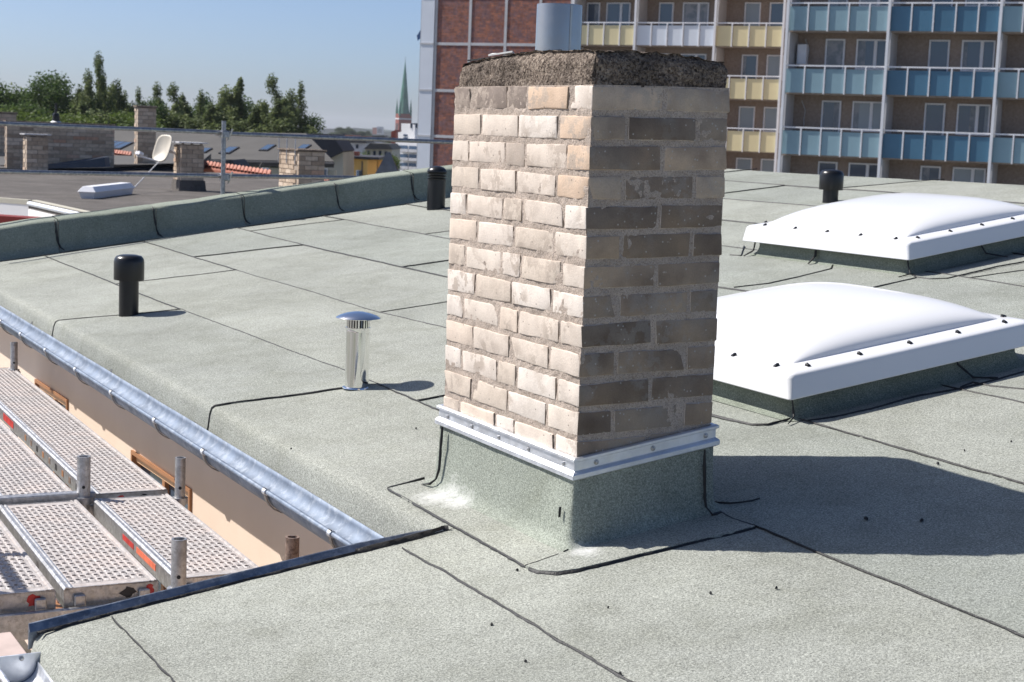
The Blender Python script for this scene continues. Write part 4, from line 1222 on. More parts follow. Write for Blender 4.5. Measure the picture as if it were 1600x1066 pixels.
UNIT = None
def unit_brick():
    global UNIT
    if UNIT is None:
        m = MB(); m.box(-.5, .5, -.5, .5, -.5, .5); me = m.mesh('brick'); me.materials.append(MATS['bg_brick']); UNIT = me
    return UNIT
def bg_chimney(label, bx, by, D, wl, wr, hpx, course_px, cap='slab', flash=0, brl=17., capmat='cap_concrete'):
    """bx,by: foot of the front corner edge; wl/wr: widths in survey pixels of the lit and shaded faces"""
    k = D/FPX; base = atD(bx, by, D)
    Lx_, Ly_, Hh = wr*k/.873, wl*k/.487, hpx*k
    root = thing('chimney', label, 'chimney', base, 'brick chimneys on the neighbouring roof')
    m = MB(base); m.box(.012, Lx_, .012, Ly_, -.3, Hh); m.build('mortar_core', 'bg_mortar', root)
    cp = course_px*k; nC = max(1, int(round((Hh-flash*k)/cp))); cp = (Hh-flash*k)/nC; L = brl*k/.873
    jt = cp*.16
    rr = random.Random(int(bx*7+by))
    for c in range(nC):
        z = flash*k + (c+.5)*cp
        off = L*.5 if c % 2 else 0
        for axis, tot in (('x', Lx_), ('y', Ly_)):
            s = -off if axis == 'x' else (-(L*.5) if not c % 2 else 0)
            while s < tot-.01:
                a, b = max(s, 0), min(s+L, tot)
                if b-a > .03:
                    w_ = b-a-jt
                    if axis == 'x': loc = (base.x+(a+b)/2, base.y+.03+rr.uniform(-.004, .004), base.z+z); scl = (w_, .06, cp-jt)
                    else: loc = (base.x+.03+rr.uniform(-.004, .004), base.y+(a+b)/2, base.z+z); scl = (.06, w_, cp-jt)
                    if not (axis == 'y' and a == 0): inst('brick', unit_brick(), root, loc, scl)
                s += L
    if flash:
        m = MB(base); m.add([(-.05, -.05, -.05), (Lx_+.05, -.05, -.05), (Lx_+.05, Ly_+.05, -.05), (-.05, Ly_+.05, -.05), (-.015, -.02, flash*k), (Lx_+.02, -.02, flash*k), (Lx_+.02, Ly_, flash*k), (-.015, Ly_, flash*k)],
                            [(4, 5, 6, 7), (0, 1, 5, 4), (1, 2, 6, 5), (2, 3, 7, 6), (3, 0, 4, 7)]); m.build('flashing', 'felt_brown', root)
    if cap == 'slab':
        m = MB(base); m.box(-.03, Lx_+.03, -.03, Ly_+.03, Hh, Hh+3.2*k); m.build('cap', capmat, root, bevel=.01)
    elif cap == 'plate':
        m = MB(base); m.box(-.06, Lx_+.06, -.06, Ly_+.06, Hh+3.*k, Hh+4.6*k); m.build('cover_plate', 'concrete_pale', root)
        for qx in (.1, .5, .9):
            m = MB(base); m.box(Lx_*qx-.02, Lx_*qx+.02, .02, .06, Hh, Hh+3.*k); m.build('leg', 'bg_mortar', root)
        m = MB(base); m.box(.03, Lx_-.03, .05, Ly_-.05, Hh-.02, Hh+.6*k); m.build('rim', 'bitumen', root)
    return root, base, Lx_, Ly_, Hh, k
wide = bg_chimney('long low brick chimney stack with flat cap at the far left', 10, 262, 39.6, 7, 148, 70, 6.0, brl=18)
bg_chimney('small brick chimney with thin cover plate before the long stack', 41, 276, 37, 11.5, 29.5, 62, 6.4, cap='plate', flash=8, brl=15)
bg_chimney('tall slim brick chimney behind the satellite dish', 214, 259, 43, 8.5, 26, 90, 6.1, brl=15)
bg_chimney('short brick chimney with cover plate right of the satellite dish', 282, 300, 30.5, 18.5, 32.5, 73, 6.5, cap='plate', flash=18, brl=16)
rc = bg_chimney('broad brick chimney with three steel rods behind the parapet', 465, 316, 27, 41, 38.5, 79, 7.4, cap='slab', brl=19)
bg_chimney('dark brick chimney top at the left edge behind the long stack', -14, 250, 52, 10, 34, 72, 5.6, brl=14)
root, base, Lx_, Ly_, Hh, k = rc
for fx, fy in ((-.02, .97), (-.02, .55), (-.02, .12)):
    m = MB(base); m.tube((fx, Ly_*fy, Hh-20*k), (fx, Ly_*fy, Hh+20*k), .011, n=8); m.build('rod', 'galvanised', root, smooth=True)
# small black flue on the long stack
root, base, Lx_, Ly_, Hh, k = wide
p = Vector((base.x+Lx_*.46, base.y+Ly_*.5, base.z+Hh+3*k))
pf = thing('roof_cowl', 'black flue cowl standing on the long chimney stack', 'flue', p)
MB(p).lathe([(9*k, 0), (6*k, 2*k)], 16).build('flashing', 'zinc', pf, smooth=True)
MB(p).lathe([(6.2*k, 1*k), (5.4*k, 10*k), (5.6*k, 11*k), (4.2*k, 14*k), (2*k, 15*k)], 18).build('body', 'plastic_black', pf, smooth=True)
MB(p).lathe([(1.9*k, 14*k), (1.9*k, 30*k)], 12).build('pipe', 'plastic_black', pf, smooth=True)

# low white rooflight box on the brown roof
a, b = nb(146, 311), nb(206, 303); ex = (b-a); Lb = ex.length; ex.normalize(); ey = Vector((-ex.y, ex.x, 0)); kk = (a-CAM).dot(_d)/FPX
wb = thing('roof_light', 'low white box rooflight on the brown felt roof', 'rooflight', a)
m = MB(a, ex, ey); m.add([(0, 0, 0), (Lb, 0, 0), (Lb, .2, 0), (0, .2, 0), (-.03, -.03, 10*kk), (Lb+.03, -.03, 10*kk), (Lb+.03, .23, 10*kk), (-.03, .23, 10*kk)],
                         [(3, 2, 1, 0), (4, 5, 6, 7), (0, 1, 5, 4), (1, 2, 6, 5), (2, 3, 7, 6), (3, 0, 4, 7)]); m.build('box', 'light_grey_plastic', wb)
m = MB(a, ex, ey); m.add([(-.05, -.05, 10.3*kk), (Lb+.05, -.05, 10.3*kk), (Lb+.05, .25, 10.3*kk), (-.05, .25, 10.3*kk), (.02, .02, 19*kk), (Lb-.02, .02, 19*kk), (Lb-.02, .18, 19*kk), (.02, .18, 19*kk)],
                         [(3, 2, 1, 0), (4, 5, 6, 7), (0, 1, 5, 4), (1, 2, 6, 5), (2, 3, 7, 6), (3, 0, 4, 7)]); m.build('lid', 'white_paint', wb, bevel=.004)

# satellite dish
dc = atD(254, 232, 30.6); kk = 30.6/FPX
dish = thing('satellite_dish', 'cream satellite dish facing left on the neighbouring roof', 'satellite dish', atD(262, 262, 30.6))
nrm = (_r0*-.58 - Vector((.487, .873, 0))*.74 + Vector((0, 0, .34))).normalized()
ezd = (Vector((0, 0, 1)) - nrm*nrm.z).normalized(); exd = ezd.cross(nrm)
if exd.dot(_r0) < 0: exd = -exd
m = MB(dc, exd, ezd, nrm); G = 10; n = 40; W2, H2 = 19.*kk, 22.5*kk
pts = [(0, 0, -.06)]; fs = []
for j in range(1, G+1):
    for i in range(n):
        t_ = 2*math.pi*i/n; c_, s_ = math.cos(t_), math.sin(t_); e_ = 2/3.2
        pts.append((math.copysign(abs(c_)**e_, c_)*W2*j/G, math.copysign(abs(s_)**e_, s_)*H2*j/G, -.06+.06*(j/G)**2))
for i in range(n): fs.append((0, 1+i, 1+(i+1) % n))
for j in range(G-1):
    for i in range(n): fs.append((1+j*n+i, 1+(j+1)*n+i, 1+(j+1)*n+(i+1) % n, 1+j*n+(i+1) % n))
m.add(pts, fs); ds = m.build('reflector', 'dish_cream', dish, smooth='all'); s_ = ds.modifiers.new('solid', 'SOLIDIFY'); s_.thickness = .02
tx = MB(dc, exd, ezd, nrm); rr = random.Random(3); x = -8.5
while x < 5:
    w_ = rr.uniform(.8, 1.5); h_ = rr.choice((1.6, 1.6, 2.6)); tx.box(x*kk, (x+w_)*kk, 9.0*kk, (9.0+h_)*kk, -.040, -.036); x += w_+.55
tx.build('lettering', 'text_blue', dish)
lnb = dc + nrm*.42 - ezd*.26 - exd*.13
m = MB(); m.tube(dc - ezd*H2*.95 - nrm*.01, lnb - ezd*.05, .014, n=8); m.build('arm', 'light_grey_plastic', dish)
m = MB(); m.tube(lnb - nrm*.07, lnb + nrm*.03, .035, n=14); m.tube(lnb+exd*.06 - nrm*.07, lnb+exd*.06+nrm*.03, .035, n=14); m.build('receiver', 'light_grey_plastic', dish, smooth=True)
m = MB(); m.tube(dc - ezd*H2*.9 - nrm*.02, atD(209, 294, 28.5), .010, n=8); m.build('stay', 'concrete_pale', dish)
m = MB(); m.tube(dc - nrm*.05, dc - nrm*.25 + exd*.1, .03, n=10); m.tube(dc - nrm*.25 + exd*.1, atD(276, 262, 30.8), .02, n=10); m.tube(dc - nrm*.25 + exd*.1+Vector((0, 0, .1)), atD(276, 240, 30.9), .02, n=10); m.build('bracket', 'light_grey_plastic', dish, smooth=True)

# ------------------------------------------------------------------ middle distance: houses
GZ = -14.
def face_prism(poly, D, depth, name, mat, parent, turn=0.):
    """a block whose front outline is surveyed; turn swings its front towards the left"""
    x0 = sum(p[0] for p in poly)/len(poly)
    pts = [atD(x, y, D + turn*(x0-x)*D/FPX) for x, y in poly]
    m = MB(); n = len(pts); off = (Vector((.487, .873, 0)) + turn*_r0).normalized()*depth
    m.v = [tuple(p) for p in pts] + [tuple(p+off) for p in pts]
    m.f = [tuple(range(n-1, -1, -1)), tuple(range(n, 2*n))] + [(k, (k+1) % n, n+(k+1) % n, n+k) for k in range(n)]
    return m.build(name, mat, parent)
# long grey roof with roof windows, cream wall below
DG = 66.
gh = thing('grey_roof_house', 'long house with grey roof windows and a cream wall behind the felt roof', 'house', atD(420, 300, DG))
e0, e1 = atD(120, 245, DG+1.5), atD(522, 252.5, DG)
r0, r1 = atD(120, 203, DG+8), atD(478, 208.5, DG+6.5)
m = MB(); m.v = [tuple(e0), tuple(e1), tuple(r1), tuple(r0)] + [tuple(p-Vector((0, 0, .25))) for p in (e0, e1, r1, r0)]
m.f = [(0, 1, 2, 3), (0, 4, 5, 1), (1, 5, 6, 2), (2, 6, 7, 3), (3, 7, 4, 0), (7, 6, 5, 4)]
rf = m.build('roof', 'roof_grey', gh)
w0, w1 = e0+back*1.2, e1+back*1.2
m = MB(); wallseg(m, w0, w1, GZ, min(e0.z, e1.z)-.12, .3); m.build('wall', 'cream_wall', gh)
m = MB(); m.tube(e0-Vector((0, 0, .1)), e1-Vector((0, 0, .1)), .07, n=8); m.build('gutter', 'roof_dark', gh, smooth=True)
m = MB(); q = atD(406, 262, DG); m.tube(q, q+Vector((-.1, 0, -6)), .05, n=8); m.tube(q, atD(410, 254, DG), .05, n=8); m.build('downpipe', 'roof_grey', gh, smooth=True)
nrm_r = (e1-e0).cross(r0-e0).normalized()
if nrm_r.z < 0: nrm_r = -nrm_r
def roof_window(px, py, wpx, hpx):
    q = ray(px, py); t_ = (e0-CAM).dot(nrm_r)/q.dot(nrm_r); c = CAM+q*t_
    ex_ = (e1-e0).normalized(); ey_ = nrm_r.cross(ex_); kx = t_/FPX
    f_ = MB(c, ex_, ey_, nrm_r); W_, H_ = wpx*kx/2, hpx*kx/2
    f_.box(-W_, W_, -H_, H_, 0, .06); wo = f_.build('roof_window', 'roof_dark', rf)
    g_ = MB(c, ex_, ey_, nrm_r); g_.box(-W_*.82, W_*.82, -H_*.82, H_*.82, .061, .066); g_.build('pane', 'sky_glass', wo)
for (px, py, w_, h_) in ((170, 227, 13, 60), (181, 228, 13, 60), (192, 229, 13, 60), (318, 237, 15, 45), (358, 236, 17, 55), (418, 232, 14, 50), (475, 231, 14, 40)):
    roof_window(px, py, w_, h_)
for (px, w_) in ((346, 14), (412, 15), (375, 10), (507, 8)):
    a = atD(px-w_/2, 262, DG+.25); b = atD(px+w_/2, 276, DG+.25)
    m = MB(); wallseg(m, (a.x, a.y, 0), (b.x, b.y, 0), b.z-.5, a.z, .1)
    wo = m.build('window', 'white_paint', gh); wo.location -= Vector((.487, .873, 0))*.05
    a = a.lerp(b, .12); b = b.lerp(a, .12); m = MB(); wallseg(m, (a.x, a.y, 0), (b.x, b.y, 0), b.z-.4, a.z-.03, .05); g_ = m.build('pane', 'window_glass', wo); g_.location -= Vector((.487, .873, 0))*.08
# black roof beyond
bh = thing('black_roof_house', 'house with a steep black roof behind the grey one', 'house', atD(500, 300, 82))
face_prism([(446, 208), (518, 210), (536, 236), (512, 250), (480, 248), (455, 230)], 82, 6, 'roof', 'roof_dark', bh)
face_prism([(512, 250), (536, 238), (536, 420), (470, 420), (470, 250)], 82.4, 5.5, 'wall', 'cream_wall', bh)
# orange tile ridges in front of the grey house
def tile_strip(label, p0, p1, D0, D1, hpx, n):
    root = thing('tile_roof', label, 'tiled roof', atD(*p0, D0))
    a, b = atD(*p0, D0), atD(*p1, D1); k = D0/FPX
    ax = (b-a).normalized(); dn = Vector((-.487, -.873, 0))
    for i in range(n):
        q = a.lerp(b, (i+.5)/n); L = (b-a).length/n
        m = MB(q, ax, dn, Vector((0, 0, 1)))
        r_ = L*.52; pts = []; S = 6
        for e, (oy, oz) in enumerate(((0, 0), (hpx*k*1.6, -hpx*k))):
            for s in range(S+1):
                t_ = math.pi*s/S; pts.append((-r_*math.cos(t_), oy, oz+r_*.55*math.sin(t_)))
        m.add(pts, [(s, s+1, S+2+s, S+1+s) for s in range(S)]); m.build('tile', 'tile_orange', root, smooth='all')
    m = MB(); qd = [a, b, b+dn*hpx*k*1.6-Vector((0, 0, hpx*k+.02)), a+dn*hpx*k*1.6-Vector((0, 0, hpx*k+.02))]
    m.v = [tuple(p-Vector((0, 0, .03))) for p in qd] + [tuple(p-Vector((0, 0, .25))) for p in qd]
    m.f = [(0, 1, 2, 3), (7, 6, 5, 4), (0, 4, 5, 1), (1, 5, 6, 2), (2, 6, 7, 3), (3, 7, 4, 0)]; m.build('battens', 'roof_tile_red', root)
tile_strip('orange tiled roof edge between the tall chimney and the long stack', (160, 233), (206, 239), 56, 55, 5, 11)
tile_strip('orange tiled roof edge right of the guard rail post', (312, 253), (424, 269), 50, 46, 6, 20)
tile_strip('short orange tiled roof edge right of the chimney with rods', (500, 283), (515, 281), 46, 46, 4, 3)
db = thing('dormer', 'small dark dormer roof beside the orange tiles', 'dormer', atD(345, 262, 52))
face_prism([(314, 257), (362, 250), (372, 262), (366, 268), (318, 262)], 52, 2.5, 'roof', 'roof_dark', db)
face_prism([(366, 264), (371, 264), (371, 290), (330, 290), (330, 262)], 52.3, 2.0, 'wall', 'cream_wall', db)

# yellow houses
yh = thing('yellow_house', 'yellow rendered house with dark flat roof and red chimneys', 'house', atD(560, 300, 98))
face_prism([(521, 247), (545, 247), (545, 420), (521, 420)], 100, .8, 'wall', 'yellow_wall', yh, .8)
face_prism([(545, 247.5), (574, 250), (574, 420), (545, 420)], 97, .8, 'wall', 'yellow_wall', yh, .8)
face_prism([(576, 249), (591, 250), (591, 420), (576, 420)], 103, .8, 'wall', 'yellow_wall', yh, .8)
face_prism([(518, 243), (592, 246), (592, 249.5), (545, 247.2), (518, 246)], 96.5, 8, 'roof', 'roof_dark', yh)
for px, y0, w_, h_ in ((531, 240, 10, 8), (554, 241, 11, 8)):
    face_prism([(px-w_/2, y0+5), (px-w_/2, y0-h_/2), (px+w_/2, y0-h_/2), (px+w_/2, y0+5)], 99, 1, 'chimney', 'roof_tile_red', yh)
for px, py, w_, h_, D in ((525, 262, 4, 10, 100), (559, 271, 5, 10, 97), (583, 265, 5, 9, 103)):
    wo = face_prism([(px-w_/2, py+h_/2), (px-w_/2, py-h_/2), (px+w_/2, py-h_/2), (px+w_/2, py+h_/2)], D-.25, .4, 'window', 'white_paint', yh, .8)
    face_prism([(px-w_/2+.8, py+h_/2-.8), (px-w_/2+.8, py-h_/2+.8), (px+w_/2-.8, py-h_/2+.8), (px+w_/2-.8, py+h_/2-.8)], D-.32, .2, 'pane', 'window_glass', wo, .8)
m = MB(); m.tube(atD(566, 252, 96.8), atD(566, 285, 96.8), .05, n=6); m.build('downpipe', 'roof_grey', yh)
vd = atD(508, 237, 97); v2 = thing('roof_ventilator', 'small pale dome on the roof of the yellow house', 'ventilator', vd)
MB(vd).lathe([(.30, -.35), (.30, 0), (.28, .1), (.18, .2), (.02, .25)], 16).build('dome', 'white_paint', v2, smooth=True)
# slate turret
tp = atD(606, 273, 84); kk = 84/FPX
tu = thing('slate_turret', 'dark slate pyramid turret roof before the white flats', 'turret', Vector((tp.x, tp.y, GZ)))
m = MB(tp, _r0, Vector((.487, .873, 0)))
B_ = [(-19, -19), (19, -19), (19, 19), (-19, 19)]; T_ = [(-3, -3), (3, -3), (3, 3), (-3, 3)]; Md = [(-12, -12), (12, -12), (12, 12), (-12, 12)]
m.add([(x*kk, y*kk, 0) for x, y in B_] + [(x*kk, y*kk, 14*kk) for x, y in Md] + [(x*kk, y*kk, 35*kk) for x, y in T_],
      [(0, 1, 5, 4), (1, 2, 6, 5), (2, 3, 7, 6), (3, 0, 4, 7), (4, 5, 9, 8), (5, 6, 10, 9), (6, 7, 11, 10), (7, 4, 8, 11), (8, 9, 10, 11)])
m.build('roof', 'slate', tu)
m = MB(tp, _r0, Vector((.487, .873, 0))); m.box(-17*kk, 17*kk, -17*kk, 17*kk, GZ-tp.z, 0); m.build('wall', 'cream_wall', tu)
# white block of flats
DW = 190.
wf = thing('white_flats', 'white modern block of flats with stepped balconies beneath the church', 'building', atD(636, 300, DW))
face_prism([(618, 219), (655, 224), (655, 420), (618, 420)], DW, 14, 'wall', 'white_wall', wf, .55)
face_prism([(627, 193), (648, 195), (648, 226), (622, 222), (622, 207), (627, 206)], DW+3, 10, 'penthouse', 'white_wall', wf, .55)
face_prism([(641, 193), (655, 192.5), (655, 200), (641, 200)], DW+2.5, 8, 'roof_box', 'slate', wf)
for r_ in range(4):
    for c in range(2):
        x0 = 621+c*18; y0 = 227+r_*13.5 + c*1
        wo = face_prism([(x0, y0+8), (x0, y0), (x0+15.5, y0+.7), (x0+15.5, y0+8.7)], DW-.1+(636.5-x0-7.7)*.55*DW/FPX, .4, 'window', 'window_glass', wf, .55)
        face_prism([(x0-.6, y0+10), (x0-.6, y0+5.6), (x0+16, y0+6.2), (x0+16, y0+10.6)], DW-1.2+(636.5-x0-7.7)*.55*DW/FPX, 1.05, 'balcony', 'concrete_pale', wf, .55)
for y0 in (210, 215):
    face_prism([(630, y0+2.5), (630, y0), (645, y0+.6), (645, y0+3.1)], DW+2.8, .3, 'window', 'window_glass', wf)

# church with green copper spire
DC = 1150.; kk = DC/FPX; cb = atD(629, 236, DC)
ch = thing('church', 'brick church tower with tall green copper spire on the skyline', 'church', Vector((cb.x, cb.y, GZ)))
cen = atD(627.5, 178, DC)
cx_, cy_ = _r0, Vector((.487, .873, 0))
def F(dx, z): return None
mC = lambda: MB(Vector((cb.x, cb.y, 0)), (math.cos(.35), math.sin(.35)*1, 0), (-math.sin(.35), math.cos(.35), 0))
zt0 = atD(629, 178, DC).z; zs = atD(631, 97, DC).z; ztb = atD(629, 187, DC).z
hw_ = 10.2*kk
off = (cen-cb); off.z = 0
def CB():
    return MB(Vector((cb.x, cb.y, 0)), (_r0*.94 + cy_*.34), (cy_*.94 - _r0*.34))
m = CB(); m.box(-hw_, hw_, -hw_, hw_, GZ, zt0); tw = m.build('tower', 'church_brick', ch)
for s in (-.5, 0, .5):
    for (z0, z1) in ((ztb-16*kk, ztb-6*kk), (ztb-36*kk, ztb-24*kk)):
        w_ = CB(); w_.box(hw_*s-1.4*kk, hw_*s+1.4*kk, -hw_-.15, -hw_-.05, z0, z1); w_.build('window', 'glass_dark', tw)
        w_ = CB(); w_.box(-hw_-.15, -hw_-.05, hw_*s-1.4*kk, hw_*s+1.4*kk, z0, z1); w_.build('window', 'glass_dark', tw)
m = CB(); m.box(-hw_*1.04, hw_*1.04, -hw_*1.04, hw_*1.04, ztb, ztb+2.*kk); m.build('cornice', 'concrete_pale', tw)
m = CB(); n = 8; pts = []
for r_, z in ((9.4*kk, zt0), (7.0*kk, zt0+14*kk), (5.6*kk, zt0+30*kk), (.35*kk, zs)):
    for i in range(n):
        a_ = math.pi/8+2*math.pi*i/n; pts.append((r_*math.cos(a_), r_*math.sin(a_), z))
m.add(pts, [(j*n+i, j*n+(i+1) % n, (j+1)*n+(i+1) % n, (j+1)*n+i) for j in range(3) for i in range(n)] + [tuple(range(3*n, 4*n))])
sp = m.build('spire', 'copper_green', ch)
m = CB(); m.lathe([(.25*kk, zs), (.2*kk, zs+8*kk)], 6); m.lathe([(.1*kk, zs+.5*kk), (.8*kk, zs+1.3*kk), (.1*kk, zs+2.1*kk)], 8); m.build('finial', 'roof_dark', sp)
for ax_, ay_ in ((-1, -1), (1, -1), (1, 1), (-1, 1)):
    m = CB(); q_ = hw_*.86; m.lathe([(1.9*kk, zt0-3*kk), (1.8*kk, zt0+5*kk), (.1*kk, zt0+23*kk)], 8, ax_*q_, ay_*q_); m.build('pinnacle', 'copper_green', ch)
nv = CB(); nv.add([(-hw_*.9, hw_, GZ), (hw_*.9, hw_, GZ), (hw_*.9, hw_+30, GZ), (-hw_*.9, hw_+30, GZ), (-hw_*.9, hw_, -9), (hw_*.9, hw_, -9), (hw_*.9, hw_+30, -9), (-hw_*.9, hw_+30, -9), (0, hw_, -4), (0, hw_+30, -4)],
                  [(0, 1, 5, 4), (1, 2, 6, 5), (2, 3, 7, 6), (3, 0, 4, 7), (4, 5, 8), (6, 7, 9), (5, 6, 9, 8), (7, 4, 8, 9)]); nv.build('nave', 'church_brick', ch)
# red brick house beside the white flats
rh = thing('red_brick_house', 'narrow red brick house left of the white flats', 'house', atD(615, 300, 195))
face_prism([(611, 206), (618, 203), (618.5, 420), (611, 420)], 198, 12, 'wall', 'church_brick', rh)
for y0 in (215, 228, 241, 254):
    face_prism([(613, y0+6), (613, y0), (616, y0), (616, y0+6)], 197.85, .3, 'window', 'glass_dark', rh)

# far skyline houses
def far_house(label, poly_wall, poly_roof, D, wall, roofm, dep=12, wins=()):
    r_ = thing('far_house', label, 'house', atD(poly_wall[0][0], 300, D))
    face_prism(poly_wall, D, dep, 'wall', wall, r_)
    face_prism(poly_roof, D-.5, dep+1, 'roof', roofm, r_)
    for (x, y, w_, h_) in wins: face_prism([(x, y+h_), (x, y), (x+w_, y), (x+w_, y+h_)], D-.1, .3, 'window', 'glass_dark', r_)
far_house('far house with a flat orange tiled roof on the skyline', [(522, 216), (553, 216), (553, 420), (522, 420)], [(520, 217), (524, 211), (551, 211.5), (554, 217)], 260, 'cream_wall', 'tile_orange', wins=[(528, 219, 3, 5), (538, 219, 3, 5)])
far_house('far grey house with pitched roof right of the orange roof', [(535, 222), (572, 223), (572, 420), (535, 420)], [(533, 223), (545, 214.5), (566, 215), (574, 224)], 240, 'concrete_pale', 'roof_grey', wins=[(542, 226, 4, 6), (556, 226, 4, 6)])
far_house('far cream house with window rows left of the turret', [(570, 232), (612, 233), (612, 420), (570, 420)], [(568, 233), (578, 224), (606, 225), (614, 234)], 170, 'cream_wall', 'roof_grey', wins=[(574, 236, 4, 7), (583, 236, 4, 7), (592, 236, 4, 7), (601, 237, 4, 7)])
far_house('far low house with red roof before the skyline trees', [(556, 217), (576, 217), (576, 420), (556, 420)], [(555, 217.5), (560, 213), (574, 213), (578, 217.5)], 420, 'white_wall', 'roof_tile_red')
far_house('far pale house with grey roof right on the skyline', [(578, 216), (604, 216), (604, 420), (578, 420)], [(577, 216.5), (582, 211.5), (600, 211.5), (605, 216.5)], 480, 'concrete_pale', 'roof_grey')
fb = thing('far_tower_block', 'pair of far tower blocks on the hazy skyline', 'building', atD(590, 300, 2300))
face_prism([(582, 210), (582, 199.5), (588.5, 199.5), (588.5, 210)], 2300, 20, 'block', 'roof_tile_red', fb)
face_prism([(588.8, 210), (588.8, 198), (597, 198.3), (597, 210)], 2290, 30, 'block', 'concrete_pale', fb)
for i in range(3):
    for j in range(3): face_prism([(590+i*2.4, 203+j*2.4), (590+i*2.4, 201.6+j*2.4), (591.3+i*2.4, 201.6+j*2.4), (591.3+i*2.4, 203+j*2.4)], 2288, 1, 'window', 'glass_dark', fb)

# ------------------------------------------------------------------ ground and far hills
m = MB(); Rg = 6500
m.v = [(0, 0, GZ)] + [(Rg*math.cos(2*math.pi*k/48), Rg*math.sin(2*math.pi*k/48), GZ) for k in range(48)]
m.f = [(0, 1+k, 1+(k+1) % 48) for k in range(48)]
tag(m.build('ground', 'ground_mat'), 'city ground far below', kind='structure')
cy_m = MB(); cy_m.box(-26, -.2, -16, 26, GZ+.004, GZ+.05)  # pale slab added out of view to bounce light up the wall
simple('bounce_slab_mat', (.46, .42, .36), .9, var=.1, scale=.8)
tag(cy_m.build('bounce_slab', 'bounce_slab_mat'), 'unseen pale slab added to bounce light onto the wall', kind='structure')
hl = MB(); nH = 70
for i in range(nH+1):
    px = -300 + 2300*i/nH; D = 3600
    hh = 3.0 + 3.2*nz(px*.012, 1, 1) + 1.5*nz(px*.05, 4, 1)
    if 520 < px < 570: hh += 3.0*math.sin((px-520)/50*math.pi)
    yh_ = 206 + (px-590)*.0397
    p = atD(px, yh_-hh+1.5, D); hl.v += [(p.x, p.y, GZ-5), tuple(p), tuple(p+Vector((.487, .873, 0))*900)]
for i in range(nH):
    a = i*3; hl.f += [(a, a+3, a+4, a+1), (a+1, a+4, a+5, a+2)]
tag(hl.build('hills', 'leaf_far'), 'low wooded rise on the skyline', kind='structure')

# ------------------------------------------------------------------ trees
def tree_mesh(seed, kind):
    rr = np.random.RandomState(seed)
    V = []; T = []
    lobes = []
    if kind == 'poplar':
        H, Rr = 22., 2.7
        for i in range(46):
            z = 5.0 + 16.2*rr.rand()**.85; prof = math.sin(min(1, (z-3)/19)*math.pi)**.55
            a = rr.rand()*6.28; q = rr.rand()**.5*Rr*prof*.8
            lobes.append((q*math.cos(a), q*math.sin(a), z, .72*prof+.2, 1.7*prof+.6))
        for i in range(5): lobes.append((rr.normal()*.22, rr.normal()*.22, 19.2+i*.75, .42-.05*i, .7))
    elif kind == 'spindle':            # thin open poplar tops
        H = 24.
        for s in range(4):
            bx_, by_ = rr.normal(size=2)*1.3; top = 24.5-3.6*rr.rand()
            for i in range(13):
                z = 5+(top-5)*i/12.; lobes.append((bx_*(1-.1*i/12)+rr.normal()*.3, by_+rr.normal()*.3, z, rr.uniform(.45, .9)*(1. if i < 9 else .75), 1.1))
    elif kind == 'round':
        H = 19.
        for i in range(58):
            a = rr.rand()*6.28; ph = math.acos(rr.uniform(-.85, 1)); q = 5.2*rr.uniform(.45, 1.0)
            lobes.append((q*math.sin(ph)*math.cos(a), q*math.sin(ph)*math.sin(a), 12.6+q*1.08*math.cos(ph), rr.uniform(.9, 1.6), rr.uniform(.8, 1.3)))
    else:                              # small loose tree
        H = 12.
        for i in range(24):
            a = rr.rand()*6.28; ph = math.acos(rr.uniform(-.8, 1)); q = 2.6*rr.uniform(.5, 1.0)
            lobes.append((q*math.sin(ph)*math.cos(a), q*math.sin(ph)*math.sin(a), 8.6+q*1.1*math.cos(ph), rr.uniform(.6, 1.1), rr.uniform(.55, .9)))
    for (lx, ly, lz, r_, rz_) in lobes:
        n = int((1500 if kind == 'small' else 800)*min(2.2, max(.35, r_*rz_)))
        d_ = rr.normal(size=(n, 3)); q = np.linalg.norm(d_, axis=1); lim = 2.3*rr.rand(n)**.5
        d_ = np.where((q > 2.3)[:, None], d_*(lim/q)[:, None], d_)*.52
        P = np.array([lx, ly, lz]) + d_*np.array([r_, r_, rz_])
        V.append(P); T.append(np.clip(.12 + rr.rand()*.55 + rr.rand(n)*.25, 0, 1))
    P = np.concatenate(V); tone = np.concatenate(T); n = len(P)
    a = rr.normal(size=(n, 3)); a /= np.linalg.norm(a, axis=1)[:, None]
    b = np.cross(a, rr.normal(size=(n, 3))); b /= np.linalg.norm(b, axis=1)[:, None]
    s = rr.uniform(.075, .15, size=n)[:, None]*(.95 if kind == 'round' else .6 if kind == 'small' else 1.)
    verts = np.stack([P-a*s, P+b*s*.62, P+a*s, P-b*s*.62], 1).reshape(-1, 3)
    me = bpy.data.meshes.new('crown')
    me.from_pydata(verts.tolist(), [], np.arange(4*n).reshape(-1, 4).tolist())
    at = me.attributes.new('tone', 'FLOAT', 'FACE'); at.data.foreach_set('value', tone.astype(np.float32))
    # trunk and limbs
    tb = MB(); tb.tube((0, 0, 0), (0, 0, H*.55), .32, .18, n=9); tb.tube((0, 0, H*.55), (.1, .05, H*.88), .18, .05, n=8)
    for (lx, ly, lz, r_, rz_) in lobes[::3]:
        z0 = max(H*.22, min(H*.75, lz-2.2)); tb.tube((0, 0, z0), (lx*.9, ly*.9, lz), .085, .025, n=6)
    tm = tb.mesh('trunk'); tm.materials.append(MATS['bark'])
    return me, tm, H
LM = {'poplar': 'leaf_poplar', 'spindle': 'leaf_poplar', 'round': 'leaf_oak', 'small': 'leaf_light'}
TREES = {}
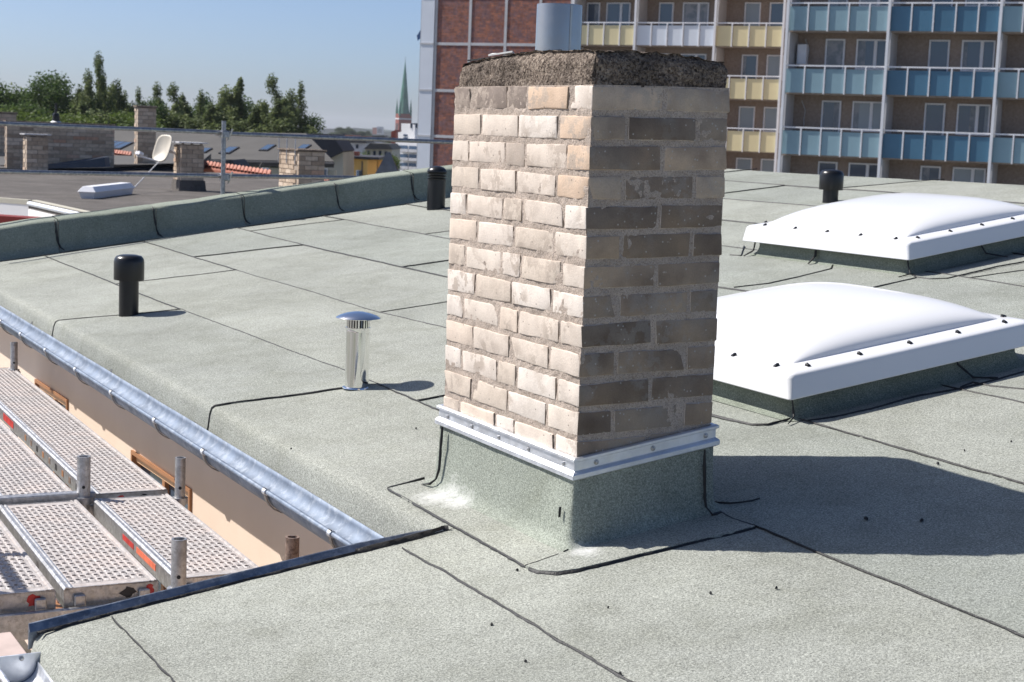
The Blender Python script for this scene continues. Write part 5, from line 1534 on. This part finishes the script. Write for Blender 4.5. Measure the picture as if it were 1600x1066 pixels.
for kind, seeds in (('poplar', (1, 2, 3)), ('spindle', (4, 5)), ('round', (6, 7, 8)), ('small', (9, 10))):
    TREES[kind] = [tree_mesh(s, kind) for s in seeds]
    for me, tm, H in TREES[kind]: me.materials.append(MATS[LM[kind]])
tr_ = random.Random(12)
def tree(px, ytop, D, kind, var, label, wscale=1., leaf=None):
    crown, trunk, H = TREES[kind][var % len(TREES[kind])]
    top = atD(px, ytop, D); g = Vector((top.x, top.y, GZ))
    realtop = {'poplar': 22.6, 'spindle': 24.6, 'round': 18.6, 'small': 12.2}[kind]
    s = (top.z-GZ)/realtop
    root = thing('tree', label, 'tree', g, 'trees along the skyline')
    root.rotation_euler = (0, 0, tr_.random()*6.28); wscale *= 1.3 if kind == 'poplar' else 1.2 if kind == 'spindle' else 1.05
    root.scale = (s*wscale, s*wscale, s)
    if leaf:
        crown = crown.copy(); crown.materials.clear(); crown.materials.append(MATS[leaf])
    for nme, me in (('crown', crown), ('trunk', trunk)):
        o = bpy.data.objects.new(nme, me); COL.objects.link(o); o.parent = root
for a in [
    (10, 120, 120, 'round', 0, 'dark round tree at the left edge of the photo', 1.15),
    (44, 113, 124, 'round', 1, 'tallest dark round tree near the left edge', 1.0),
    (-35, 118, 122, 'round', 2, 'dark round tree cut by the left frame edge', 1.1),
    (68, 150, 112, 'small', 0, 'light green bush tree above the black flue cowl', 1.6),
    (97, 139, 130, 'round', 2, 'broad green tree behind the black flue cowl', 1.0),
    (120, 145, 128, 'poplar', 0, 'poplar just left of the tallest poplars', 1.1),
    (141, 104, 121, 'spindle', 0, 'thin forked poplar, left of the tallest pair', .7),
    (155, 95, 124, 'spindle', 1, 'tallest thin poplar on the skyline', .62),
    (166, 128, 128, 'poplar', 1, 'stout poplar right beneath the tallest thin one', 1.25),
    (186, 138, 130, 'round', 0, 'green tree between the tallest poplar and the tall chimney', .9),
    (207, 122, 126, 'spindle', 0, 'thin poplar whose tip rises above the tall chimney', .75),
    (223, 140, 132, 'spindle', 1, 'short thin poplar right of the tall chimney top', .75),
    (198, 150, 118, 'small', 1, 'light green tree left of the tall chimney', 1.7),
    (243, 157, 134, 'round', 1, 'rounded tree right of the tall chimney', .9),
    (258, 160, 126, 'poplar', 2, 'broad poplar above the satellite dish', 1.25),
    (290, 151, 130, 'poplar', 0, 'slim poplar right of the satellite dish', 1.1),
    (306, 144, 128, 'spindle', 1, 'pointed thin poplar above the short chimney', .9),
    (325, 160, 134, 'round', 2, 'rounded tree left of the guard rail post', .85),
    (348, 150, 130, 'poplar', 1, 'slim poplar directly behind the guard rail post', .9),
    (369, 127, 126, 'poplar', 2, 'tall full poplar right of the guard rail post', 1.05),
    (388, 152, 132, 'round', 0, 'dark tree right of the tall full poplar', .8),
    (408, 162, 128, 'poplar', 0, 'shorter poplar in the middle of the tree row', 1.2),
    (436, 136, 126, 'spindle', 0, 'thin poplar left of the end pair', .95),
    (462, 131, 128, 'spindle', 1, 'thin poplar near the right end of the tree row', .9),
    (424, 160, 122, 'poplar', 1, 'low full poplar near the right end of the tree row', 1.25),
    (448, 158, 123, 'poplar', 2, 'low full poplar beneath the end pair', 1.25),
    (480, 180, 130, 'round', 1, 'dark rounded tree that ends the tree row', .72),
    (318, 166, 121, 'poplar', 1, 'low full poplar above the skylights of the grey roof', 1.35),
    (281, 168, 122, 'poplar', 2, 'low full poplar behind the short chimney', 1.35),
    (348, 168, 122, 'poplar', 0, 'low full poplar behind the post top', 1.35),
    (388, 170, 121, 'poplar', 1, 'low full poplar between tall poplar and middle', 1.35),
    (238, 172, 121, 'round', 2, 'low dark tree beside the tall chimney', .8),
    (140, 165, 116, 'poplar', 2, 'low poplar behind the long chimney stack', 1.6),
    (110, 168, 116, 'small', 0, 'low light green tree behind the long chimney stack', 1.9),
    (24, 165, 116, 'round', 0, 'low dark tree behind the dark chimney top', 1.1),
]: tree(*a)
tree(593, 226, 150, 'small', 0, 'pale green tree among the far houses', .9, 'leaf_light')
tree(604, 213, 330, 'round', 1, 'far round tree left of the church', .9, 'leaf_far')
for i, (px, yt) in enumerate(((530, 203), (538, 199), (546, 200), (556, 204), (566, 205), (574, 206))):
    tree(px, yt, 900, 'round', i, ['far hazy tree, first of the skyline clump', 'far hazy tree, second of the skyline clump', 'far hazy tree, third of the skyline clump', 'far hazy tree, fourth of the skyline clump', 'far hazy tree, fifth of the skyline clump', 'far hazy tree, last of the skyline clump'][i], 1.6, 'leaf_far')

# ------------------------------------------------------------------ the tall apartment block
U = Vector((.564, -.826, 0)).normalized(); NF = Vector((-U.y, U.x, 0))
if NF.dot(_d) > 0: NF = -NF
OB = atD(1232, 101, 73.); OB.z = 0
OY = atD(1220, 121, 85.); OY.z = 0
block = thing('apartment_block', 'tall apartment block with brick end wall and yellow, white and blue balconies', 'building', Vector((OB.x, OB.y, GZ)))
FL = 2.76; RAILZ = [1.77 + FL*i for i in range(-2, 5)]
def FB(O): return MB(O, U, NF, Vector((0, 0, 1)))
RW = random.Random(5)
def fwin(O, u0, u1, z0, z1, off, panes, glass, parent):
    f_ = FB(O); b = .07
    f_.box(u0, u1, off, off+.08, z0, z0+b); f_.box(u0, u1, off, off+.08, z1-b, z1)
    f_.box(u0, u0+b, off, off+.08, z0+b, z1-b); f_.box(u1-b, u1, off, off+.08, z0+b, z1-b)
    split = []
    if panes == 2:
        um = u0+(u1-u0)*.61; f_.box(um-.07, um+.07, off, off+.08, z0+b, z1-b); split = [(u0+b, um-.07), (um+.07, u1-b)]
    else: split = [(u0+b, u1-b)]
    wo = f_.build('window', 'white_paint', parent)
    for i, (a, c) in enumerate(split):
        g_ = FB(O); g_.box(a, c, off+.02, off+.04, z0+b, z1-b); g_.build('pane', glass[i % len(glass)], wo)
        if RW.random() < .4 and z1 > -1:
            wd = (c-a)*RW.uniform(.2, .5); l_ = RW.random() < .5; k_ = FB(O); n_ = 6
            u_ = a if l_ else c-wd
            for q in range(n_): k_.box(u_+wd*q/n_, u_+wd*(q+.7)/n_, off+.041, off+.044, z0+b, z1-b)
            tag(k_.build('curtain', RW.choice(['glass_curtain', 'glass_blind', 'glass_curtain']), wo), kind='stuff')
def bay(O, u0, u1, pan_u, colour, wins, deep=1.3, walls=True):
    """one stack of balconies between two posts"""
    for r_, zr_ in enumerate(RAILZ):
        if zr_ < -2.: continue
        m = FB(O); m.box(u0, u1, .0, .05, zr_-.03, zr_+.035); rl = m.build('hand_rail', 'white_paint', block)
        m = FB(O); m.box(u0, u1, -deep, -.06, zr_-1.27, zr_-1.10); m.build('balcony_slab', 'pebble_dash', block)
        us = [u0] + pan_u + [u1]
        for a, c in zip(us, us[1:]):
            m = FB(O); m.box(a+.05, c-.05, -.03, .0, zr_-1.20, zr_-.14); m.build('balcony_panel', colour, block)
            m = FB(O); m.box(c-.03, c+.03, .002, .055, zr_-1.24, zr_-.03); m.build('baluster', 'white_paint', rl)
        for (a, c, top, n, gl) in wins:
            zt2 = zr_+top
            gl2 = gl[(r_) % len(gl)]
            if RW.random() < .3: gl2 = RW.choice(['glass_blind', 'glass_curtain', 'window_glass'])
            fwin(O, a, c, zt2-2.0 if n == 1 else zt2-1.35, zt2, -deep, n, gl2 if isinstance(gl2, tuple) else (gl2,), block)
    m = FB(O); m.box(u0-.02, u0+.10, -deep, -.06, GZ, RAILZ[-1]+1.3); m.build('party_wall', 'concrete_pale', block)
def post(O, u): m = FB(O); m.box(u-.06, u+.06, .06, .16, GZ, RAILZ[-1]+1.5); m.build('post', 'white_paint', block)
bl = [(1.30, 2.20, 1.28, 1, ['window_glass', 'window_glass', 'window_glass', 'window_glass', 'glass_blind']), (2.72, 4.15, 1.28, 2, [('glass_dark',), ('window_glass',), ('window_glass', 'sky_glass'), ('window_glass',), ('glass_blind', 'window_glass')])]
bay(OB, -.13, 4.45, [.78, 1.70, 2.63, 3.55], 'panel_light_blue', bl)
bl2 = [(a+4.67, c+4.67, t_, n, g) for a, c, t_, n, g in bl]; bl2[0] = (*bl2[0][:4], ['glass_dark', 'window_glass', 'sky_glass', 'glass_red', 'window_glass'])
bay(OB, 4.45, 9.20, [5.40, 6.35, 7.30, 8.25], 'panel_dark_blue', bl2)
bl3 = [(a+9.40, c+9.40, t_, n, g) for a, c, t_, n, g in bl]
bay(OB, 9.20, 13.85, [10.1, 11.05, 12.0, 12.9], 'panel_light_blue', bl3)
bay(OB, 13.85, 18.5, [14.8, 15.7, 16.65, 17.6], 'panel_dark_blue', [(a+14.05, c+14.05, t_, n, g) for a, c, t_, n, g in bl])
for u in (-.13, 4.45, 9.20, 13.85, 18.5): post(OB, u)
m = FB(OB); m.box(-.13, 18.5, -12, -1.3, GZ, RAILZ[-1]+1.4); m.build('wall', 'pebble_dash', block)
yl_ = [(-2.62, -1.72, 1.20, 1, ['window_glass', 'glass_blind', 'glass_blind', 'window_glass', 'glass_blind']), (-1.22, .25, 1.20, 2, [('window_glass',), ('glass_blind', 'window_glass'), ('glass_blind',), ('window_glass',), ('window_glass', 'glass_blue')])]
bay(OY, -3.76, .02, [-2.82, -1.88, -.94], 'panel_yellow', yl_)
wl_ = [(-7.55, -6.70, 1.20, 1, ['window_glass', 'glass_blind']), (-6.15, -4.65, 1.20, 2, [('window_glass', 'glass_blue'), ('window_glass',)])]
bay(OY, -8.36, -3.76, [-7.44, -6.52, -5.60, -4.68], 'panel_white', wl_)
wl3 = [(-11.9, -11.1, 1.20, 1, ['window_glass', 'glass_blind']), (-10.7, -9.25, 1.20, 2, [('window_glass',)])]
bay(OY, -12.1, -8.36, [-11.2, -10.25, -9.3], 'panel_yellow', wl3)
for u in (-12.1, -8.36, -3.76, .02): post(OY, u)
m = FB(OY); m.box(-12.2, 2.0, -10, -1.3, GZ, RAILZ[-1]+1.4); m.build('wall', 'pebble_dash', block)
# air conditioner box and cables on the left blue balconies
m = FB(OB); m.box(.12, .55, -1.15, -.8, RAILZ[3]+.1, RAILZ[3]+1.0); m.build('white_cabinet', 'white_paint', block, bevel=.02)
for zr_ in RAILZ[2:5]:
    m = FB(OB); p0 = FB(OB)
    pts = [(.35, -1.2, zr_+1.25), (.42, -1.2, zr_+1.1), (.55, -1.22, zr_+.8), (.5, -1.22, zr_+.4), (.52, -1.22, zr_+.1)]
    for a, c in zip(pts, pts[1:]): m.tube(a, c, .02, n=5)
    m.build('cable', 'concrete_pale', block)
# brick-clad section with its pale concrete grid
BU = [-20.9, -18.66, -16.36, -14.2, -12.25]; BZ = [.71-FL*.965*2, .71-FL*.965, .71, 3.36, 6.04, 8.72, 11.4]
def brick_panel(u0, u1, z0, z1):
    me = bpy.data.meshes.new('brick_panel'); f_ = FB(OY)
    f_.box(u0, u1, -.3, -.035, z0, z1); o = f_.build('brick_panel', 'brick_cladding', block)
    me = o.data; uv = me.uv_layers.new(name='UVMap')
    for lp in me.loops:
        q = me.vertices[lp.vertex_index].co - OY; uv.data[lp.index].uv = (q.dot(U), q.z)
for a, c in zip(BU, BU[1:]):
    for z0, z1 in zip(BZ, BZ[1:]): brick_panel(a+.075, c-.075, z0+.075, z1-.075)
for u in BU:
    m = FB(OY); m.box(u-.08, u+.08, -.4, .0, GZ, BZ[-1]); m.build('grid_mullion', 'concrete_pale', block)
for z in BZ:
    for a, c in zip(BU, BU[1:]):
        m = FB(OY); m.box(a+.08, c-.08, -.4, -.006, z-.08, z+.08); m.build('grid_transom', 'concrete_pale', block)
m = FB(OY); m.box(-21.85, -21.0, -.5, .05, GZ, 11.4); m.build('corner_column', 'panel_white', block)
for z in BZ[1:]:
    m = FB(OY); m.box(-21.9, -20.99, .052, .08, z-.05, z+.05); m.build('column_band', 'concrete_pale', block)
m = FB(OY); m.box(-21.98, -21.855, -.5, -.1, GZ, 11.4); m.build('column_edge', 'galvanised', block)
m = FB(OY); m.box(-21.8, -12.2, -10, -.41, GZ, 11.4); m.build('wall', 'pebble_dash', block)
fl_ = FB(OY); fl_.add([(-22.0, -.2, 6.9), (-22.25, -.15, 6.5), (-22.2, -.18, 6.2), (-21.98, -.2, 6.4)], [(0, 1, 2, 3)]); fo = fl_.build('plastic_strip', 'glass_blue', block)
fo.modifiers.new('solid', 'SOLIDIFY').thickness = .01

# ------------------------------------------------------------------ summer haze over the town
hz = MB(); hz.box(-7000, 7000, -7000, 7000, GZ-6.5, 60)
hzm = bpy.data.materials.new('haze_air'); hzm.use_nodes = True; ht = hzm.node_tree; ht.nodes.clear()
ho = ht.nodes.new('ShaderNodeOutputMaterial'); hv = ht.nodes.new('ShaderNodeVolumePrincipled')
hv.inputs['Color'].default_value = (.90, .94, 1.0, 1); hv.inputs['Density'].default_value = .00010; hv.inputs['Anisotropy'].default_value = .1
ht.links.new(hv.outputs[0], ho.inputs['Volume']); MATS['haze_air'] = hzm
tag(hz.build('haze', 'haze_air'), 'thin blue summer haze over the town', kind='stuff')
